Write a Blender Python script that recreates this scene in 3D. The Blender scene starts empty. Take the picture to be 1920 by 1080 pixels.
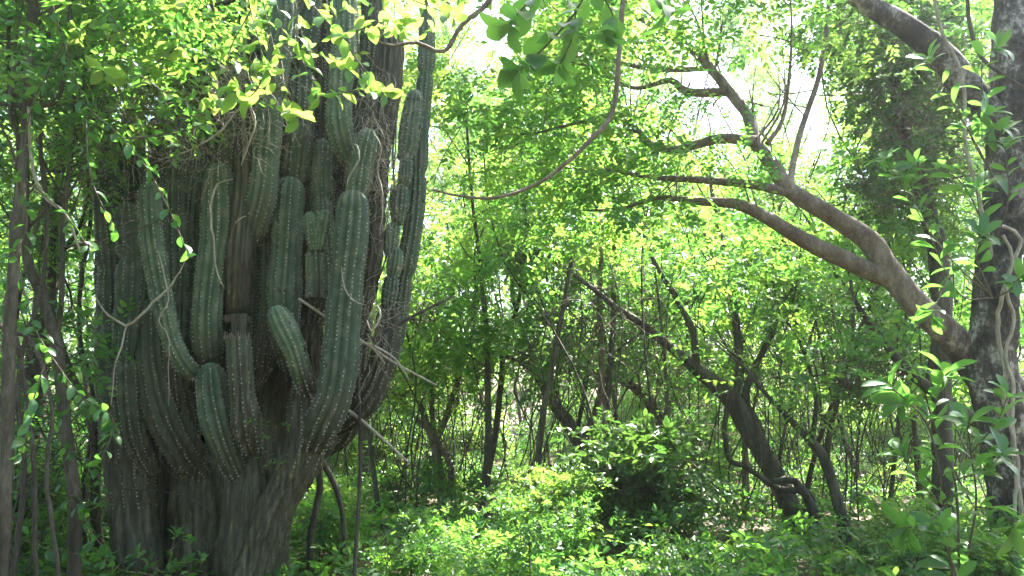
import bpy, math, random
import numpy as np
from mathutils import Matrix, Vector
R = math.radians
rng = np.random.default_rng(11)
random.seed(5)
scene = bpy.context.scene
C = scene.collection

# ------------------------------------------------------------------ camera
CAM = np.array([0.0, 0.0, 1.6]); PITCH = R(8.0); FPX = 1507.0     # focal length in pixels of a 1920 wide frame
cam = bpy.data.cameras.new('camera'); cam.sensor_width = 36.0; cam.lens = 36.0 * FPX / 1920.0
cam.clip_start = 0.05; cam.clip_end = 3000
camo = bpy.data.objects.new('camera', cam); C.objects.link(camo)
camo.location = CAM; camo.rotation_euler = (R(90) + PITCH, 0, 0)
scene.camera = camo

# ------------------------------------------------------------------ sky and sun
SUN_EL, SUN_AZ = R(58), R(38)          # azimuth: clockwise from +Y (the way the camera looks) to the right
w = bpy.data.worlds.new('World'); scene.world = w; w.use_nodes = True
nt = w.node_tree
sky = nt.nodes.new('ShaderNodeTexSky'); sky.sky_type = 'NISHITA'; sky.sun_disc = False
sky.sun_elevation = SUN_EL; sky.sun_rotation = SUN_AZ
sky.air_density = 1.0; sky.dust_density = 3.0; sky.ozone_density = 1.0
bg = nt.nodes['Background']; bg.inputs['Strength'].default_value = 0.09
nt.links.new(sky.outputs['Color'], bg.inputs['Color'])
sd = Vector((math.sin(SUN_AZ) * math.cos(SUN_EL), math.cos(SUN_AZ) * math.cos(SUN_EL), math.sin(SUN_EL)))
sl = bpy.data.lights.new('sun', 'SUN'); sl.energy = 5.0; sl.angle = R(0.6); sl.color = (1.0, 0.97, 0.91)
so = bpy.data.objects.new('sun', sl); C.objects.link(so); so.location = (0, 0, 30)
so.rotation_euler = sd.to_track_quat('Z', 'Y').to_euler()
vs = scene.view_settings; vs.view_transform = 'Standard'; vs.look = 'None'; vs.gamma = 1.0; vs.use_curve_mapping = False
vs.exposure = 3.35
cy = scene.cycles
cy.max_bounces = 5; cy.diffuse_bounces = 4; cy.glossy_bounces = 2; cy.transmission_bounces = 6; cy.transparent_max_bounces = 4
cy.volume_bounces = 1; cy.caustics_reflective = False; cy.caustics_refractive = False; cy.use_denoising = True
cy.sample_clamp_indirect = 6.0

# ------------------------------------------------------------------ helpers
cP, sP = math.cos(PITCH), math.sin(PITCH)
def P(px, py, Y):
    """world point at world depth Y seen at photo position (px, py)"""
    u = (px - 960) / FPX; v = (540 - py) / FPX
    d = np.array([u, cP - v * sP, sP + v * cP])
    return CAM + d * (Y / d[1])
def ground_z(x, y):
    return 0.06 * np.sin(x * 0.7 + 1.3) * np.cos(y * 0.55) + 0.05 * np.sin(x * 1.9 + y * 1.3) + 0.0016 * np.maximum(np.abs(x) - 12, 0) ** 2 * 0.2
def unit(a):
    a = np.asarray(a, float); return a / np.maximum(np.linalg.norm(a, axis=-1, keepdims=True), 1e-9)

class MB:
    """collects vertices, faces and one float per vertex"""
    def __init__(s): s.v = []; s.q = []; s.t = []; s.a = []; s.n = 0
    def add(s, v, quads=None, tris=None, a=0.0):
        v = np.asarray(v, float).reshape(-1, 3)
        if quads is not None and len(quads): s.q.append(np.asarray(quads, int).reshape(-1, 4) + s.n)
        if tris is not None and len(tris): s.t.append(np.asarray(tris, int).reshape(-1, 3) + s.n)
        s.v.append(v); s.a.append(np.broadcast_to(np.asarray(a, float), (len(v),))); s.n += len(v)
    def mesh(s, name, mat, origin=(0, 0, 0), smooth=True):
        me = bpy.data.meshes.new(name)
        v = (np.concatenate(s.v) - np.asarray(origin)).astype(np.float32)
        q = np.concatenate(s.q) if s.q else np.zeros((0, 4), int)
        t = np.concatenate(s.t) if s.t else np.zeros((0, 3), int)
        me.vertices.add(len(v)); me.vertices.foreach_set('co', v.ravel())
        loops = np.concatenate([q.ravel(), t.ravel()]).astype(np.int32)
        me.loops.add(len(loops)); me.loops.foreach_set('vertex_index', loops)
        st = np.concatenate([np.arange(len(q)) * 4, len(q) * 4 + np.arange(len(t)) * 3]).astype(np.int32)
        me.polygons.add(len(st)); me.polygons.foreach_set('loop_start', st)
        me.polygons.foreach_set('use_smooth', np.full(len(st), smooth))
        at = me.attributes.new('var', 'FLOAT', 'POINT'); at.data.foreach_set('value', np.concatenate(s.a).astype(np.float32))
        me.update(calc_edges=True); me.validate()
        me.materials.append(mat)
        return me
    def build(s, name, mat, parent=None, origin=None, smooth=True, kind=None):
        if origin is None: origin = np.array(parent.location) if parent is not None and 'pw' not in parent else (np.array(parent['pw']) if parent is not None else (0, 0, 0))
        o = bpy.data.objects.new(name, s.mesh(name, mat, origin, smooth)); C.objects.link(o)
        if parent is not None: o.parent = parent
        if kind: o['kind'] = kind
        return o

def tag(o, label, cat, group=None):
    o['label'] = label; o['category'] = cat
    if group: o['group'] = group
    return o
def thing(name, label, cat, loc, group=None):
    o = bpy.data.objects.new(name, None); o.empty_display_size = 0.1
    C.objects.link(o); o.location = [float(c) for c in loc]
    return tag(o, label, cat, group)

def spline(pts, step):
    """Catmull-Rom through rows of x y z r"""
    p = np.asarray(pts, float)
    if len(p) == 2: p = np.vstack([p[0], (p[0] + p[1]) / 2, p[1]])
    q = np.vstack([2 * p[0] - p[1], p, 2 * p[-1] - p[-2]]); out = []
    for i in range(1, len(q) - 2):
        a, b, c, d = q[i - 1], q[i], q[i + 1], q[i + 2]
        n = max(2, int(np.linalg.norm((c - b)[:3]) / step))
        t = np.linspace(0, 1, n, endpoint=False)[:, None]
        out.append(0.5 * (2 * b + (c - a) * t + (2 * a - 5 * b + 4 * c - d) * t ** 2 + (3 * b - a - 3 * c + d) * t ** 3))
    o = np.vstack(out + [q[-2][None]])
    o[:, 3] = np.maximum(o[:, 3], 0.0012)
    return o
def frames(c):
    T = unit(np.gradient(c, axis=0)); N = np.zeros_like(T)
    up = np.array([1.0, 0, 0]) if abs(T[0, 0]) < 0.8 else np.array([0, 1.0, 0])
    n = unit(up - T[0] * up.dot(T[0])); N[0] = n
    for i in range(1, len(T)):
        n = N[i - 1] - T[i] * N[i - 1].dot(T[i]); N[i] = unit(n)
    return T, N, np.cross(T, N)
def tube(mb, pts, step=0.08, n=8, wob=0.0, a=0.0, rough=0.0, cap=True):
    s = spline(pts, step); c = s[:, :3].copy(); m = len(c)
    if wob:
        k = np.cumsum(rng.normal(0, 1, (m, 3)), 0); k -= np.linspace(0, 1, m)[:, None] * k[-1]
        c += k * (wob * s[:, 3].mean() * 0.25)
    T, N, B = frames(c); th = np.arange(n) / n * 2 * math.pi
    rr = s[:, 3][:, None] * np.ones(n)
    if rough:
        ph = rng.uniform(0, 6.28, 4); z = np.arange(m)[:, None] * step
        rr = rr * (1 + rough * (np.sin(2 * th + ph[0] + z * 2.1) * 0.5 + np.sin(3 * th + ph[1] - z * 3.7) * 0.35 + rng.normal(0, 0.25, (m, n))))
    v = c[:, None] + rr[..., None] * (np.cos(th)[None, :, None] * N[:, None] + np.sin(th)[None, :, None] * B[:, None])
    i = np.arange(m - 1)[:, None] * n; j = np.arange(n)[None]; j2 = (j + 1) % n
    q = np.stack([i + j, i + j2, i + n + j2, i + n + j], -1).reshape(-1, 4)
    v = v.reshape(-1, 3); tr = None
    if cap:
        v = np.vstack([v, c[-1] + T[-1] * s[-1, 3] * 0.8]); j = np.arange(n)
        tr = np.stack([(m - 1) * n + j, (m - 1) * n + (j + 1) % n, np.full(n, m * n)], -1)
    if callable(a): a = np.repeat(a(np.linspace(0, 1, m)), n); a = np.append(a, a[-1]) if cap else a
    mb.add(v, q, tr, a)
    return s
def px_path(rows, Y):
    """rows of (px, py, radius px[, depth offset]) -> x y z r"""
    out = []
    for r in rows:
        y = Y + (r[3] if len(r) > 3 else 0)
        p = P(r[0], r[1], y); out.append([p[0], p[1], p[2], r[2] * y / FPX])
    return np.array(out)
def to_ground(path, flare=1.25):
    """make the first point of a path stand in the ground"""
    p = path[0].copy(); g = ground_z(p[0], p[1]) - 0.06
    if p[2] > g + 0.02:
        d = (path[0] - path[1])[:3]; k = 0.35
        q = p.copy(); q[0] += d[0] * k * 0.4; q[2] = g; q[3] *= flare
        return np.vstack([q, path])
    path = path.copy(); path[0, 2] = g; return path

def leaves(mb, pos, d, n, L, W, var, droop=0.1, fold=0.14):
    pos, d, n = (np.asarray(x, float) for x in (pos, d, n)); d = unit(d); n = unit(n - d * (n * d).sum(-1, keepdims=True)); s = np.cross(n, d)
    L = np.asarray(L)[:, None]; W = np.asarray(W)[:, None]; f = W * fold
    v = np.stack([pos, pos + d * L * .3 + s * W * .5 + n * f, pos + d * L * .68 + s * W * .4 + n * (f - droop * L * .4),
                  pos + d * L - n * L * droop, pos + d * L * .68 - s * W * .4 + n * (f - droop * L * .4), pos + d * L * .3 - s * W * .5 + n * f], 1)
    k = np.arange(len(pos))[:, None] * 6
    q = np.concatenate([k + np.array([0, 3, 2, 1]), k + np.array([0, 5, 4, 3])])
    mb.add(v.reshape(-1, 3), q, None, np.repeat(var, 6))

def sprays(mb, org, axis, length, nl, L, W, up=(0, 0, 1), twig=None, jit=0.35, v0=None):
    """leafy shoots: org, axis (N,3); nl leaves on each"""
    N = len(org); axis = unit(axis); up = np.broadcast_to(np.asarray(up, float), (N, 3))
    nrm = unit(up + rng.normal(0, 0.45, (N, 3))); nrm = unit(nrm - axis * (nrm * axis).sum(-1, keepdims=True)); side = np.cross(nrm, axis)
    if v0 is None: v0 = rng.uniform(0, 1, N)
    length = np.broadcast_to(length, (N,)); P0, D, Nn, LL, VV = [], [], [], [], []
    for i in range(nl):
        t = (i + 0.6) / nl; sg = 1 if i % 2 else -1
        last = i == nl - 1
        p = org + axis * (length * t)[:, None] - np.array([0, 0, 1]) * (length * t * t * 0.18)[:, None]
        dd = axis * (1.3 if last else 0.55) + side * (0 if last else sg * 0.85) + rng.normal(0, jit * 0.6, (N, 3)) + np.array([0, 0, -0.12])
        P0.append(p); D.append(dd); Nn.append(nrm + rng.normal(0, jit, (N, 3)))
        LL.append(L * rng.uniform(0.65, 1.25, N) * (0.8 + 0.3 * math.sin(t * 3.0))); VV.append(np.clip(v0 + rng.normal(0, 0.15, N), 0, 1))
    P0, D, Nn, LL, VV = map(np.concatenate, (P0, D, Nn, LL, VV))
    leaves(mb, P0, D, Nn, LL, LL * W, VV, droop=0.12)
    if twig is not None:
        for k in range(0, N, 1):
            e = org[k] + axis[k] * length[k] * 0.95 - np.array([0, 0, 1]) * length[k] * 0.16
            m = (org[k] + e) / 2 + np.array([0, 0, 1]) * length[k] * 0.05
            prism(twig, [org[k], m, e], 0.0028)
def prism(mb, pts, r, r2=None):
    """thin three sided stick"""
    pts = np.asarray(pts); n = len(pts); d = unit(pts[-1] - pts[0]); a = np.cross(d, [0.31, 0.2, 0.93]); a = unit(a); b = np.cross(d, a)
    rr = np.linspace(r, r2 if r2 else r * 0.6, n)
    v = np.stack([pts + rr[:, None] * a, pts + rr[:, None] * (-0.5 * a + 0.87 * b), pts + rr[:, None] * (-0.5 * a - 0.87 * b)], 1).reshape(-1, 3)
    q = [[3 * i + j, 3 * i + (j + 1) % 3, 3 * i + 3 + (j + 1) % 3, 3 * i + 3 + j] for i in range(n - 1) for j in range(3)]
    mb.add(v, q)

# ------------------------------------------------------------------ materials
def newmat(name):
    m = bpy.data.materials.new(name); m.use_nodes = True; t = m.node_tree; t.nodes.clear()
    o = t.nodes.new('ShaderNodeOutputMaterial'); return m, t, o
def nd(t, kind, **kw):
    n = t.nodes.new(kind)
    for k, v in kw.items():
        if k.startswith('_'): setattr(n, k[1:], v)
        else: n.inputs[k].default_value = v
    return n
def ramp(t, fac, stops):
    r = t.nodes.new('ShaderNodeValToRGB'); e = r.color_ramp.elements
    while len(e) < len(stops): e.new(0.5)
    for x, (p, c) in zip(e, stops): x.position = p; x.color = (*c, 1)
    t.links.new(fac, r.inputs['Fac']); return r
def leaf_mat(name, cols, trans, tfac=0.45, rough=0.42, spec=0.45):
    m, t, o = newmat(name)
    at = nd(t, 'ShaderNodeAttribute', _attribute_name='var'); oi = nd(t, 'ShaderNodeObjectInfo')
    ad = nd(t, 'ShaderNodeMath', _operation='MULTIPLY_ADD'); t.links.new(oi.outputs['Random'], ad.inputs[0]); ad.inputs[1].default_value = 0.45
    ml = nd(t, 'ShaderNodeMath', _operation='MULTIPLY'); t.links.new(at.outputs['Fac'], ml.inputs[0]); ml.inputs[1].default_value = 0.6
    t.links.new(ml.outputs[0], ad.inputs[2])
    r1 = ramp(t, ad.outputs[0], [(0.0, cols[0]), (0.5, cols[1]), (1.0, cols[2])])
    r2 = ramp(t, ad.outputs[0], [(0.0, trans[0]), (0.5, trans[1]), (1.0, trans[2])])
    tc = nd(t, 'ShaderNodeTexCoord'); nz = nd(t, 'ShaderNodeTexNoise', Scale=38.0, Detail=2.0); t.links.new(tc.outputs['Object'], nz.inputs['Vector'])
    hs = nd(t, 'ShaderNodeHueSaturation'); t.links.new(r1.outputs[0], hs.inputs['Color'])
    mr = nd(t, 'ShaderNodeMapRange'); mr.inputs[3].default_value = 0.75; mr.inputs[4].default_value = 1.3
    t.links.new(nz.outputs['Fac'], mr.inputs[0]); t.links.new(mr.outputs[0], hs.inputs['Value'])
    b = nd(t, 'ShaderNodeBsdfPrincipled', Roughness=rough); b.inputs['Specular IOR Level'].default_value = spec
    t.links.new(hs.outputs[0], b.inputs['Base Color'])
    tr = nd(t, 'ShaderNodeBsdfTranslucent'); t.links.new(r2.outputs[0], tr.inputs['Color'])
    mx = nd(t, 'ShaderNodeMixShader', Fac=tfac)
    t.links.new(b.outputs[0], mx.inputs[1]); t.links.new(tr.outputs[0], mx.inputs[2]); t.links.new(mx.outputs[0], o.inputs['Surface'])
    return m
def bark_mat(name, c1, c2, c3, scale=6.0, stretch=0.25, bump=0.5, lo=0.35, hi=0.65):
    m, t, o = newmat(name)
    tc = nd(t, 'ShaderNodeTexCoord'); mp = nd(t, 'ShaderNodeMapping'); mp.inputs['Scale'].default_value = (1, 1, stretch)
    t.links.new(tc.outputs['Object'], mp.inputs['Vector'])
    n1 = nd(t, 'ShaderNodeTexNoise', Scale=scale, Detail=6.0, Roughness=0.65); n2 = nd(t, 'ShaderNodeTexNoise', Scale=scale * 7, Detail=4.0, Roughness=0.7)
    t.links.new(mp.outputs[0], n1.inputs['Vector']); t.links.new(mp.outputs[0], n2.inputs['Vector'])
    av = nd(t, 'ShaderNodeMath', _operation='MULTIPLY_ADD'); av.inputs[1].default_value = 0.35
    t.links.new(n2.outputs['Fac'], av.inputs[0]); sb = nd(t, 'ShaderNodeMath', _operation='MULTIPLY'); sb.inputs[1].default_value = 0.65
    t.links.new(n1.outputs['Fac'], sb.inputs[0]); t.links.new(sb.outputs[0], av.inputs[2])
    rp = ramp(t, av.outputs[0], [(lo, c1), ((lo + hi) / 2, c2), (hi, c3)])
    b = nd(t, 'ShaderNodeBsdfPrincipled', Roughness=0.85); b.inputs['Specular IOR Level'].default_value = 0.2
    bp = nd(t, 'ShaderNodeBump', Strength=bump, Distance=0.02)
    t.links.new(n2.outputs['Fac'], bp.inputs['Height']); t.links.new(bp.outputs[0], b.inputs['Normal'])
    t.links.new(rp.outputs[0], b.inputs['Base Color']); t.links.new(b.outputs[0], o.inputs['Surface'])
    return m
def cactus_mat():
    m, t, o = newmat('cactus_skin')
    at = nd(t, 'ShaderNodeAttribute', _attribute_name='var'); tc = nd(t, 'ShaderNodeTexCoord')
    n1 = nd(t, 'ShaderNodeTexNoise', Scale=9.0, Detail=7.0, Roughness=0.7); t.links.new(tc.outputs['Object'], n1.inputs['Vector'])
    mp = nd(t, 'ShaderNodeMapping'); mp.inputs['Scale'].default_value = (1, 1, 0.09); t.links.new(tc.outputs['Object'], mp.inputs['Vector'])
    n2 = nd(t, 'ShaderNodeTexNoise', Scale=34.0, Detail=5.0, Roughness=0.75); t.links.new(mp.outputs[0], n2.inputs['Vector'])
    oi = nd(t, 'ShaderNodeObjectInfo')
    g = ramp(t, n1.outputs['Fac'], [(0.22, (0.028, 0.050, 0.026)), (0.48, (0.058, 0.088, 0.050)), (0.60, (0.105, 0.13, 0.082)), (0.74, (0.26, 0.265, 0.21))])
    hs = nd(t, 'ShaderNodeHueSaturation'); t.links.new(g.outputs[0], hs.inputs['Color'])
    mr = nd(t, 'ShaderNodeMapRange'); mr.inputs[3].default_value = 0.7; mr.inputs[4].default_value = 1.25; t.links.new(oi.outputs['Random'], mr.inputs[0]); t.links.new(mr.outputs[0], hs.inputs['Value'])
    k = ramp(t, n2.outputs['Fac'], [(0.30, (0.014, 0.013, 0.009)), (0.46, (0.036, 0.034, 0.020)), (0.58, (0.078, 0.072, 0.045)), (0.74, (0.21, 0.19, 0.135))])
    # corky old skin: the attribute, broken up by noise
    ma = nd(t, 'ShaderNodeMath', _operation='MULTIPLY_ADD'); t.links.new(at.outputs['Fac'], ma.inputs[0]); ma.inputs[1].default_value = 1.7
    m2 = nd(t, 'ShaderNodeMath', _operation='MULTIPLY_ADD'); t.links.new(n1.outputs['Fac'], m2.inputs[0]); m2.inputs[1].default_value = 1.6; m2.inputs[2].default_value = -1.05
    t.links.new(m2.outputs[0], ma.inputs[2])
    cl = nd(t, 'ShaderNodeMapRange'); cl.inputs[1].default_value = 0.1; cl.inputs[2].default_value = 0.8; t.links.new(ma.outputs[0], cl.inputs[0])
    mx = nd(t, 'ShaderNodeMix', _data_type='RGBA'); t.links.new(cl.outputs[0], mx.inputs[0]); t.links.new(hs.outputs[0], mx.inputs[6]); t.links.new(k.outputs[0], mx.inputs[7])
    b = nd(t, 'ShaderNodeBsdfPrincipled', Roughness=0.6); b.inputs['Specular IOR Level'].default_value = 0.3
    n3 = nd(t, 'ShaderNodeTexNoise', Scale=15.0, Detail=3.0, Roughness=0.55); mp3 = nd(t, 'ShaderNodeMapping'); mp3.inputs['Location'].default_value = (7.3, 2.1, 4.4); mp3.inputs['Scale'].default_value = (1, 1, 0.6)
    t.links.new(tc.outputs['Object'], mp3.inputs['Vector']); t.links.new(mp3.outputs[0], n3.inputs['Vector'])
    sc = nd(t, 'ShaderNodeMapRange'); sc.inputs[1].default_value = 0.66; sc.inputs[2].default_value = 0.70; t.links.new(n3.outputs['Fac'], sc.inputs[0])
    mx2 = nd(t, 'ShaderNodeMix', _data_type='RGBA'); t.links.new(sc.outputs[0], mx2.inputs[0]); t.links.new(mx.outputs[2], mx2.inputs[6]); mx2.inputs[7].default_value = (0.03, 0.024, 0.016, 1)
    bp = nd(t, 'ShaderNodeBump', Strength=0.45, Distance=0.012); t.links.new(n2.outputs['Fac'], bp.inputs['Height']); t.links.new(bp.outputs[0], b.inputs['Normal'])
    t.links.new(mx2.outputs[2], b.inputs['Base Color']); t.links.new(b.outputs[0], o.inputs['Surface'])
    return m
M = {}
M['leaf_mid'] = leaf_mat('leaf_mid', [(0.024, 0.078, 0.020), (0.036, 0.112, 0.026), (0.062, 0.15, 0.032)], [(0.09, 0.28, 0.04), (0.18, 0.43, 0.05), (0.36, 0.56, 0.07)], .48, .33, .55)
M['leaf_pale'] = leaf_mat('leaf_pale', [(0.038, 0.10, 0.026), (0.06, 0.142, 0.036), (0.09, 0.172, 0.048)], [(0.18, 0.40, 0.06), (0.30, 0.52, 0.07), (0.45, 0.60, 0.10)], 0.5, .34, .55)
M['leaf_dark'] = leaf_mat('leaf_dark', [(0.022, 0.055, 0.014), (0.034, 0.08, 0.018), (0.05, 0.10, 0.022)], [(0.06, 0.17, 0.025), (0.10, 0.24, 0.035), (0.15, 0.30, 0.04)], 0.36, 0.36)
M['leaf_glossy'] = leaf_mat('leaf_glossy', [(0.028, 0.085, 0.02), (0.045, 0.12, 0.025), (0.07, 0.15, 0.03)], [(0.10, 0.30, 0.04), (0.15, 0.38, 0.05), (0.25, 0.46, 0.06)], 0.42, 0.3, 0.5)
M['cactus'] = cactus_mat()
M['bark_dark'] = bark_mat('bark_dark', (0.03, 0.026, 0.02), (0.07, 0.06, 0.045), (0.15, 0.135, 0.11), 7, 0.3)
M['bark_brown'] = bark_mat('bark_brown', (0.07, 0.05, 0.035), (0.13, 0.10, 0.075), (0.24, 0.20, 0.16), 8, 0.5, 0.4)
M['bark_patch'] = bark_mat('bark_patch', (0.016, 0.014, 0.012), (0.07, 0.06, 0.05), (0.33, 0.31, 0.27), 5, 0.7, 0.6, 0.42, 0.62)
def limb_bark():
    m = bark_mat('bark_limb', (0.07, 0.05, 0.035), (0.14, 0.11, 0.085), (0.26, 0.22, 0.18), 8, 0.5, 0.4); t = m.node_tree; b = [x for x in t.nodes if x.type == 'BSDF_PRINCIPLED'][0]
    old = b.inputs['Base Color'].links[0].from_socket; fac = b.inputs['Base Color'].links[0].from_node.inputs['Fac'].links[0].from_socket
    r2 = ramp(t, fac, [(.42, (0.018, 0.016, 0.014)), (.52, (0.07, 0.06, 0.05)), (.62, (0.30, 0.28, 0.24))]); at = nd(t, 'ShaderNodeAttribute', _attribute_name='var')
    mx = nd(t, 'ShaderNodeMix', _data_type='RGBA'); t.links.new(at.outputs['Fac'], mx.inputs[0]); t.links.new(old, mx.inputs[6]); t.links.new(r2.outputs[0], mx.inputs[7]); t.links.new(mx.outputs[2], b.inputs['Base Color'])
    return m
M['bark_limb'] = limb_bark()
M['vine_dry'] = bark_mat('vine_dry', (0.16, 0.13, 0.10), (0.28, 0.24, 0.19), (0.45, 0.41, 0.35), 20, 0.4, 0.3)
M['vine_dark'] = bark_mat('vine_dark', (0.03, 0.026, 0.02), (0.06, 0.05, 0.04), (0.11, 0.10, 0.08), 15, 0.3, 0.3)
M['spine'] = bark_mat('spine', (0.42, 0.40, 0.35), (0.55, 0.53, 0.48), (0.7, 0.68, 0.62), 30, 1, 0.0)
M['twig'] = bark_mat('twig', (0.05, 0.042, 0.03), (0.09, 0.075, 0.055), (0.14, 0.12, 0.09), 20, 1, 0.0)
M['soil'] = bark_mat('soil', (0.035, 0.026, 0.017), (0.085, 0.065, 0.042), (0.17, 0.14, 0.09), 3.5, 1.0, 0.9)

# ------------------------------------------------------------------ ground
n = 120
gx = np.sign(np.linspace(-1, 1, n)) * np.abs(np.linspace(-1, 1, n)) ** 2.6 * 900; gy = np.sign(np.linspace(-1, 1, n)) * np.abs(np.linspace(-1, 1, n)) ** 2.6 * 900 + 8
X, Yg = np.meshgrid(gx, gy); Z = np.where(np.hypot(X, Yg) < 60, ground_z(X, Yg), 0.0)
mb = MB(); i = np.arange(n - 1)[:, None] * n; j = np.arange(n - 1)[None]
mb.add(np.stack([X, Yg, Z], -1), np.stack([i + j, i + j + 1, i + n + j + 1, i + n + j], -1).reshape(-1, 4))
g = mb.build('ground', M['soil']); g['kind'] = 'structure'

# ------------------------------------------------------------------ candelabra cactus
base = np.array([P(400, 900, 6.1)[0], 6.1, 0.0])
cactus = thing('candelabra_cactus', 'huge candelabra cactus with dozens of ribbed upright stems on a corky trunk', 'cactus', base)
def stem(rows, Y, age=(0.0, 0.0), ribs=9, dome=True, depth=0.36, joints=(), spines=True, ground=False, name='stem', part_label=None):
    rows = [tuple(r_) for r_ in rows]; ribs += 2
    if not ground and len(rows) >= 5 and len(rows[0]) == 3: rows[0] += (.16,); rows[1] += (.06,)
    path = px_path(rows, Y)
    if ground: path = to_ground(path, 1.1)
    s = spline(path, 0.028); c = s[:, :3].copy(); r = s[:, 3].copy(); m = len(c)
    seg = np.linalg.norm(np.diff(c, axis=0), axis=1); L = np.concatenate([[0], np.cumsum(seg)]); Lt = L[-1]
    if dome:
        hd = min(r[-1] * 1.25, Lt * .5)
        Ln = np.concatenate([np.arange(0, Lt - hd, .028), Lt - hd * (1 - np.sin(np.linspace(0, 1, 9) * math.pi / 2))])
        c = np.stack([np.interp(Ln, L, c[:, k]) for k in range(3)], -1); r = np.interp(Ln, L, r); L = Ln; m = len(L)
    ph = rng.uniform(0, 6.28, 6)
    c[:, 0] += 0.012 * np.sin(L * 5 + ph[0]); c[:, 1] += 0.012 * np.sin(L * 4.3 + ph[1])
    r *= 1 + 0.035 * np.sin(L * 7 + ph[2]) + 0.03 * np.sin(L * 15 + ph[3])
    for jt in joints: r *= 1 - 0.3 * np.exp(-((L - jt * Lt) / 0.035) ** 2)
    if dome:
        dd = Lt - L; k = dd < hd
        r[k] *= np.sqrt(np.maximum(1 - (1 - dd[k] / hd) ** 2, 0.0)) * 0.97 + 0.03
    T, N, B = frames(c); na = ribs * 4; th = np.arange(na) / na * 2 * math.pi
    tw = 0.12 * np.sin(L * 1.3 + ph[4]) * 1.5
    prof = 1 - depth * (1 - np.abs(np.cos(ribs * th / 2)) ** 0.8)
    ag = np.interp(L / Lt, np.linspace(0, 1, len(age)), age)
    lump = 1 + rng.normal(0, 0.010 + 0.02 * ag[:, None], (m, na))
    rr = r[:, None] * prof[None] * lump
    rr[:, ::4] *= 1 + .022 * rng.uniform(-1, 1, (m, ribs))
    ang = th[None] + tw[:, None]
    v = c[:, None] + rr[..., None] * (np.cos(ang)[..., None] * N[:, None] + np.sin(ang)[..., None] * B[:, None])
    i = np.arange(m - 1)[:, None] * na; j = np.arange(na)[None]; j2 = (j + 1) % na
    q = np.stack([i + j, i + j2, i + na + j2, i + na + j], -1).reshape(-1, 4)
    vv = np.vstack([v.reshape(-1, 3), c[-1]]); j = np.arange(na)
    tr = np.stack([(m - 1) * na + j, (m - 1) * na + (j + 1) % na, np.full(na, m * na)], -1)
    mb = MB(); mb.add(vv, q, tr, np.append(np.repeat(ag, na), ag[-1]))
    o = mb.build(name, M['cactus'], cactus, origin=base)
    if part_label: o['label'] = part_label
    if spines:
        ms = MB(); gap = 0.034
        for k in range(ribs):
            ls = np.arange(rng.uniform(0, gap), Lt - 0.008, gap); ls = ls + rng.normal(0, 0.005, len(ls)); ls = ls[(rng.random(len(ls)) > 0.1) & (np.sin(ls * rng.uniform(3, 7) + rng.uniform(0, 6)) > -.86)]
            idx = np.clip(np.searchsorted(L, ls), 0, m - 1)
            # only where the stem still has green skin
            idx = idx[ag[idx] < 0.75]
            if not len(idx): continue
            p = v[idx, k * 4]; nn = unit(p - c[idx]); nn = unit(nn + T[idx] * (0.6 * np.clip((L[idx] - Lt + 0.1) / 0.1, 0, 1))[:, None])
            t = T[idx]; sd_ = np.cross(nn, t); h = rng.uniform(.0026, .0052, (len(idx), 1))
            n_ = len(idx)
            kv = np.stack([p + t * h, p + sd_ * h, p - t * h, p - sd_ * h, p + nn * h * 1.1], 1).reshape(-1, 3)
            b = np.arange(n_)[:, None] * 5
            ms.add(kv, None, np.concatenate([b + np.array(x) for x in ([0, 1, 4], [1, 2, 4], [2, 3, 4], [3, 0, 4])]))
            for _ in range(5):
                dv = unit(nn * 0.7 + rng.normal(0, 0.6, (n_, 3))); ln = rng.uniform(0.012, 0.026, n_)[:, None]; wd = np.cross(dv, t) * 0.0011
                kv = np.stack([p - wd, p + wd, p + dv * ln], 1).reshape(-1, 3)
                ms.add(kv, None, np.arange(n_ * 3).reshape(-1, 3))
        if ms.n:
            so_ = ms.build('spines', M['spine'], o, origin=base, smooth=False); so_['kind'] = 'stuff'
    return o

# woody lower trunks, standing in the ground
def trunk(rows, Y, **kw): stem(rows, Y, age=kw.pop('age', (1, 0.9, 0.6)), depth=kw.pop('depth', 0.17), dome=kw.pop('dome', True), spines=kw.pop('spines', False), ground=True, name='trunk', **kw)
trunk([(268, 1120, 40), (252, 970, 42), (238, 860, 46), (236, 760, 47), (226, 660, 42), (214, 560, 32), (212, 470, 29), (206, 380, 25), (202, 300, 20)], 6.05, age=(1, .8, .5, .2, .15, .1), ribs=10, spines=True)
trunk([(400, 1130, 70), (395, 1000, 66), (380, 900, 56), (372, 830, 40)], 6.25, ribs=12)
trunk([(462, 1130, 60), (462, 1000, 50), (468, 900, 42), (473, 830, 30)], 5.95, ribs=11)
trunk([(450, 1130, 46), (486, 1030, 42), (530, 930, 37), (566, 850, 38), (572, 770, 34), (574, 700, 28)], 5.85, ribs=10, age=(1, .9, .85, .7, .6), spines=True)
trunk([(330, 1130, 46), (325, 980, 40), (322, 860, 38), (318, 740, 36)], 6.55, ribs=9)
trunk([(500, 1100, 40), (505, 950, 38), (500, 800, 36), (500, 700, 34), (505, 600, 30), (510, 480, 28), (515, 330, 27), (522, 180, 26)], 6.5, ribs=9, age=(1, .9, .6, .4, .3))
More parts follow.
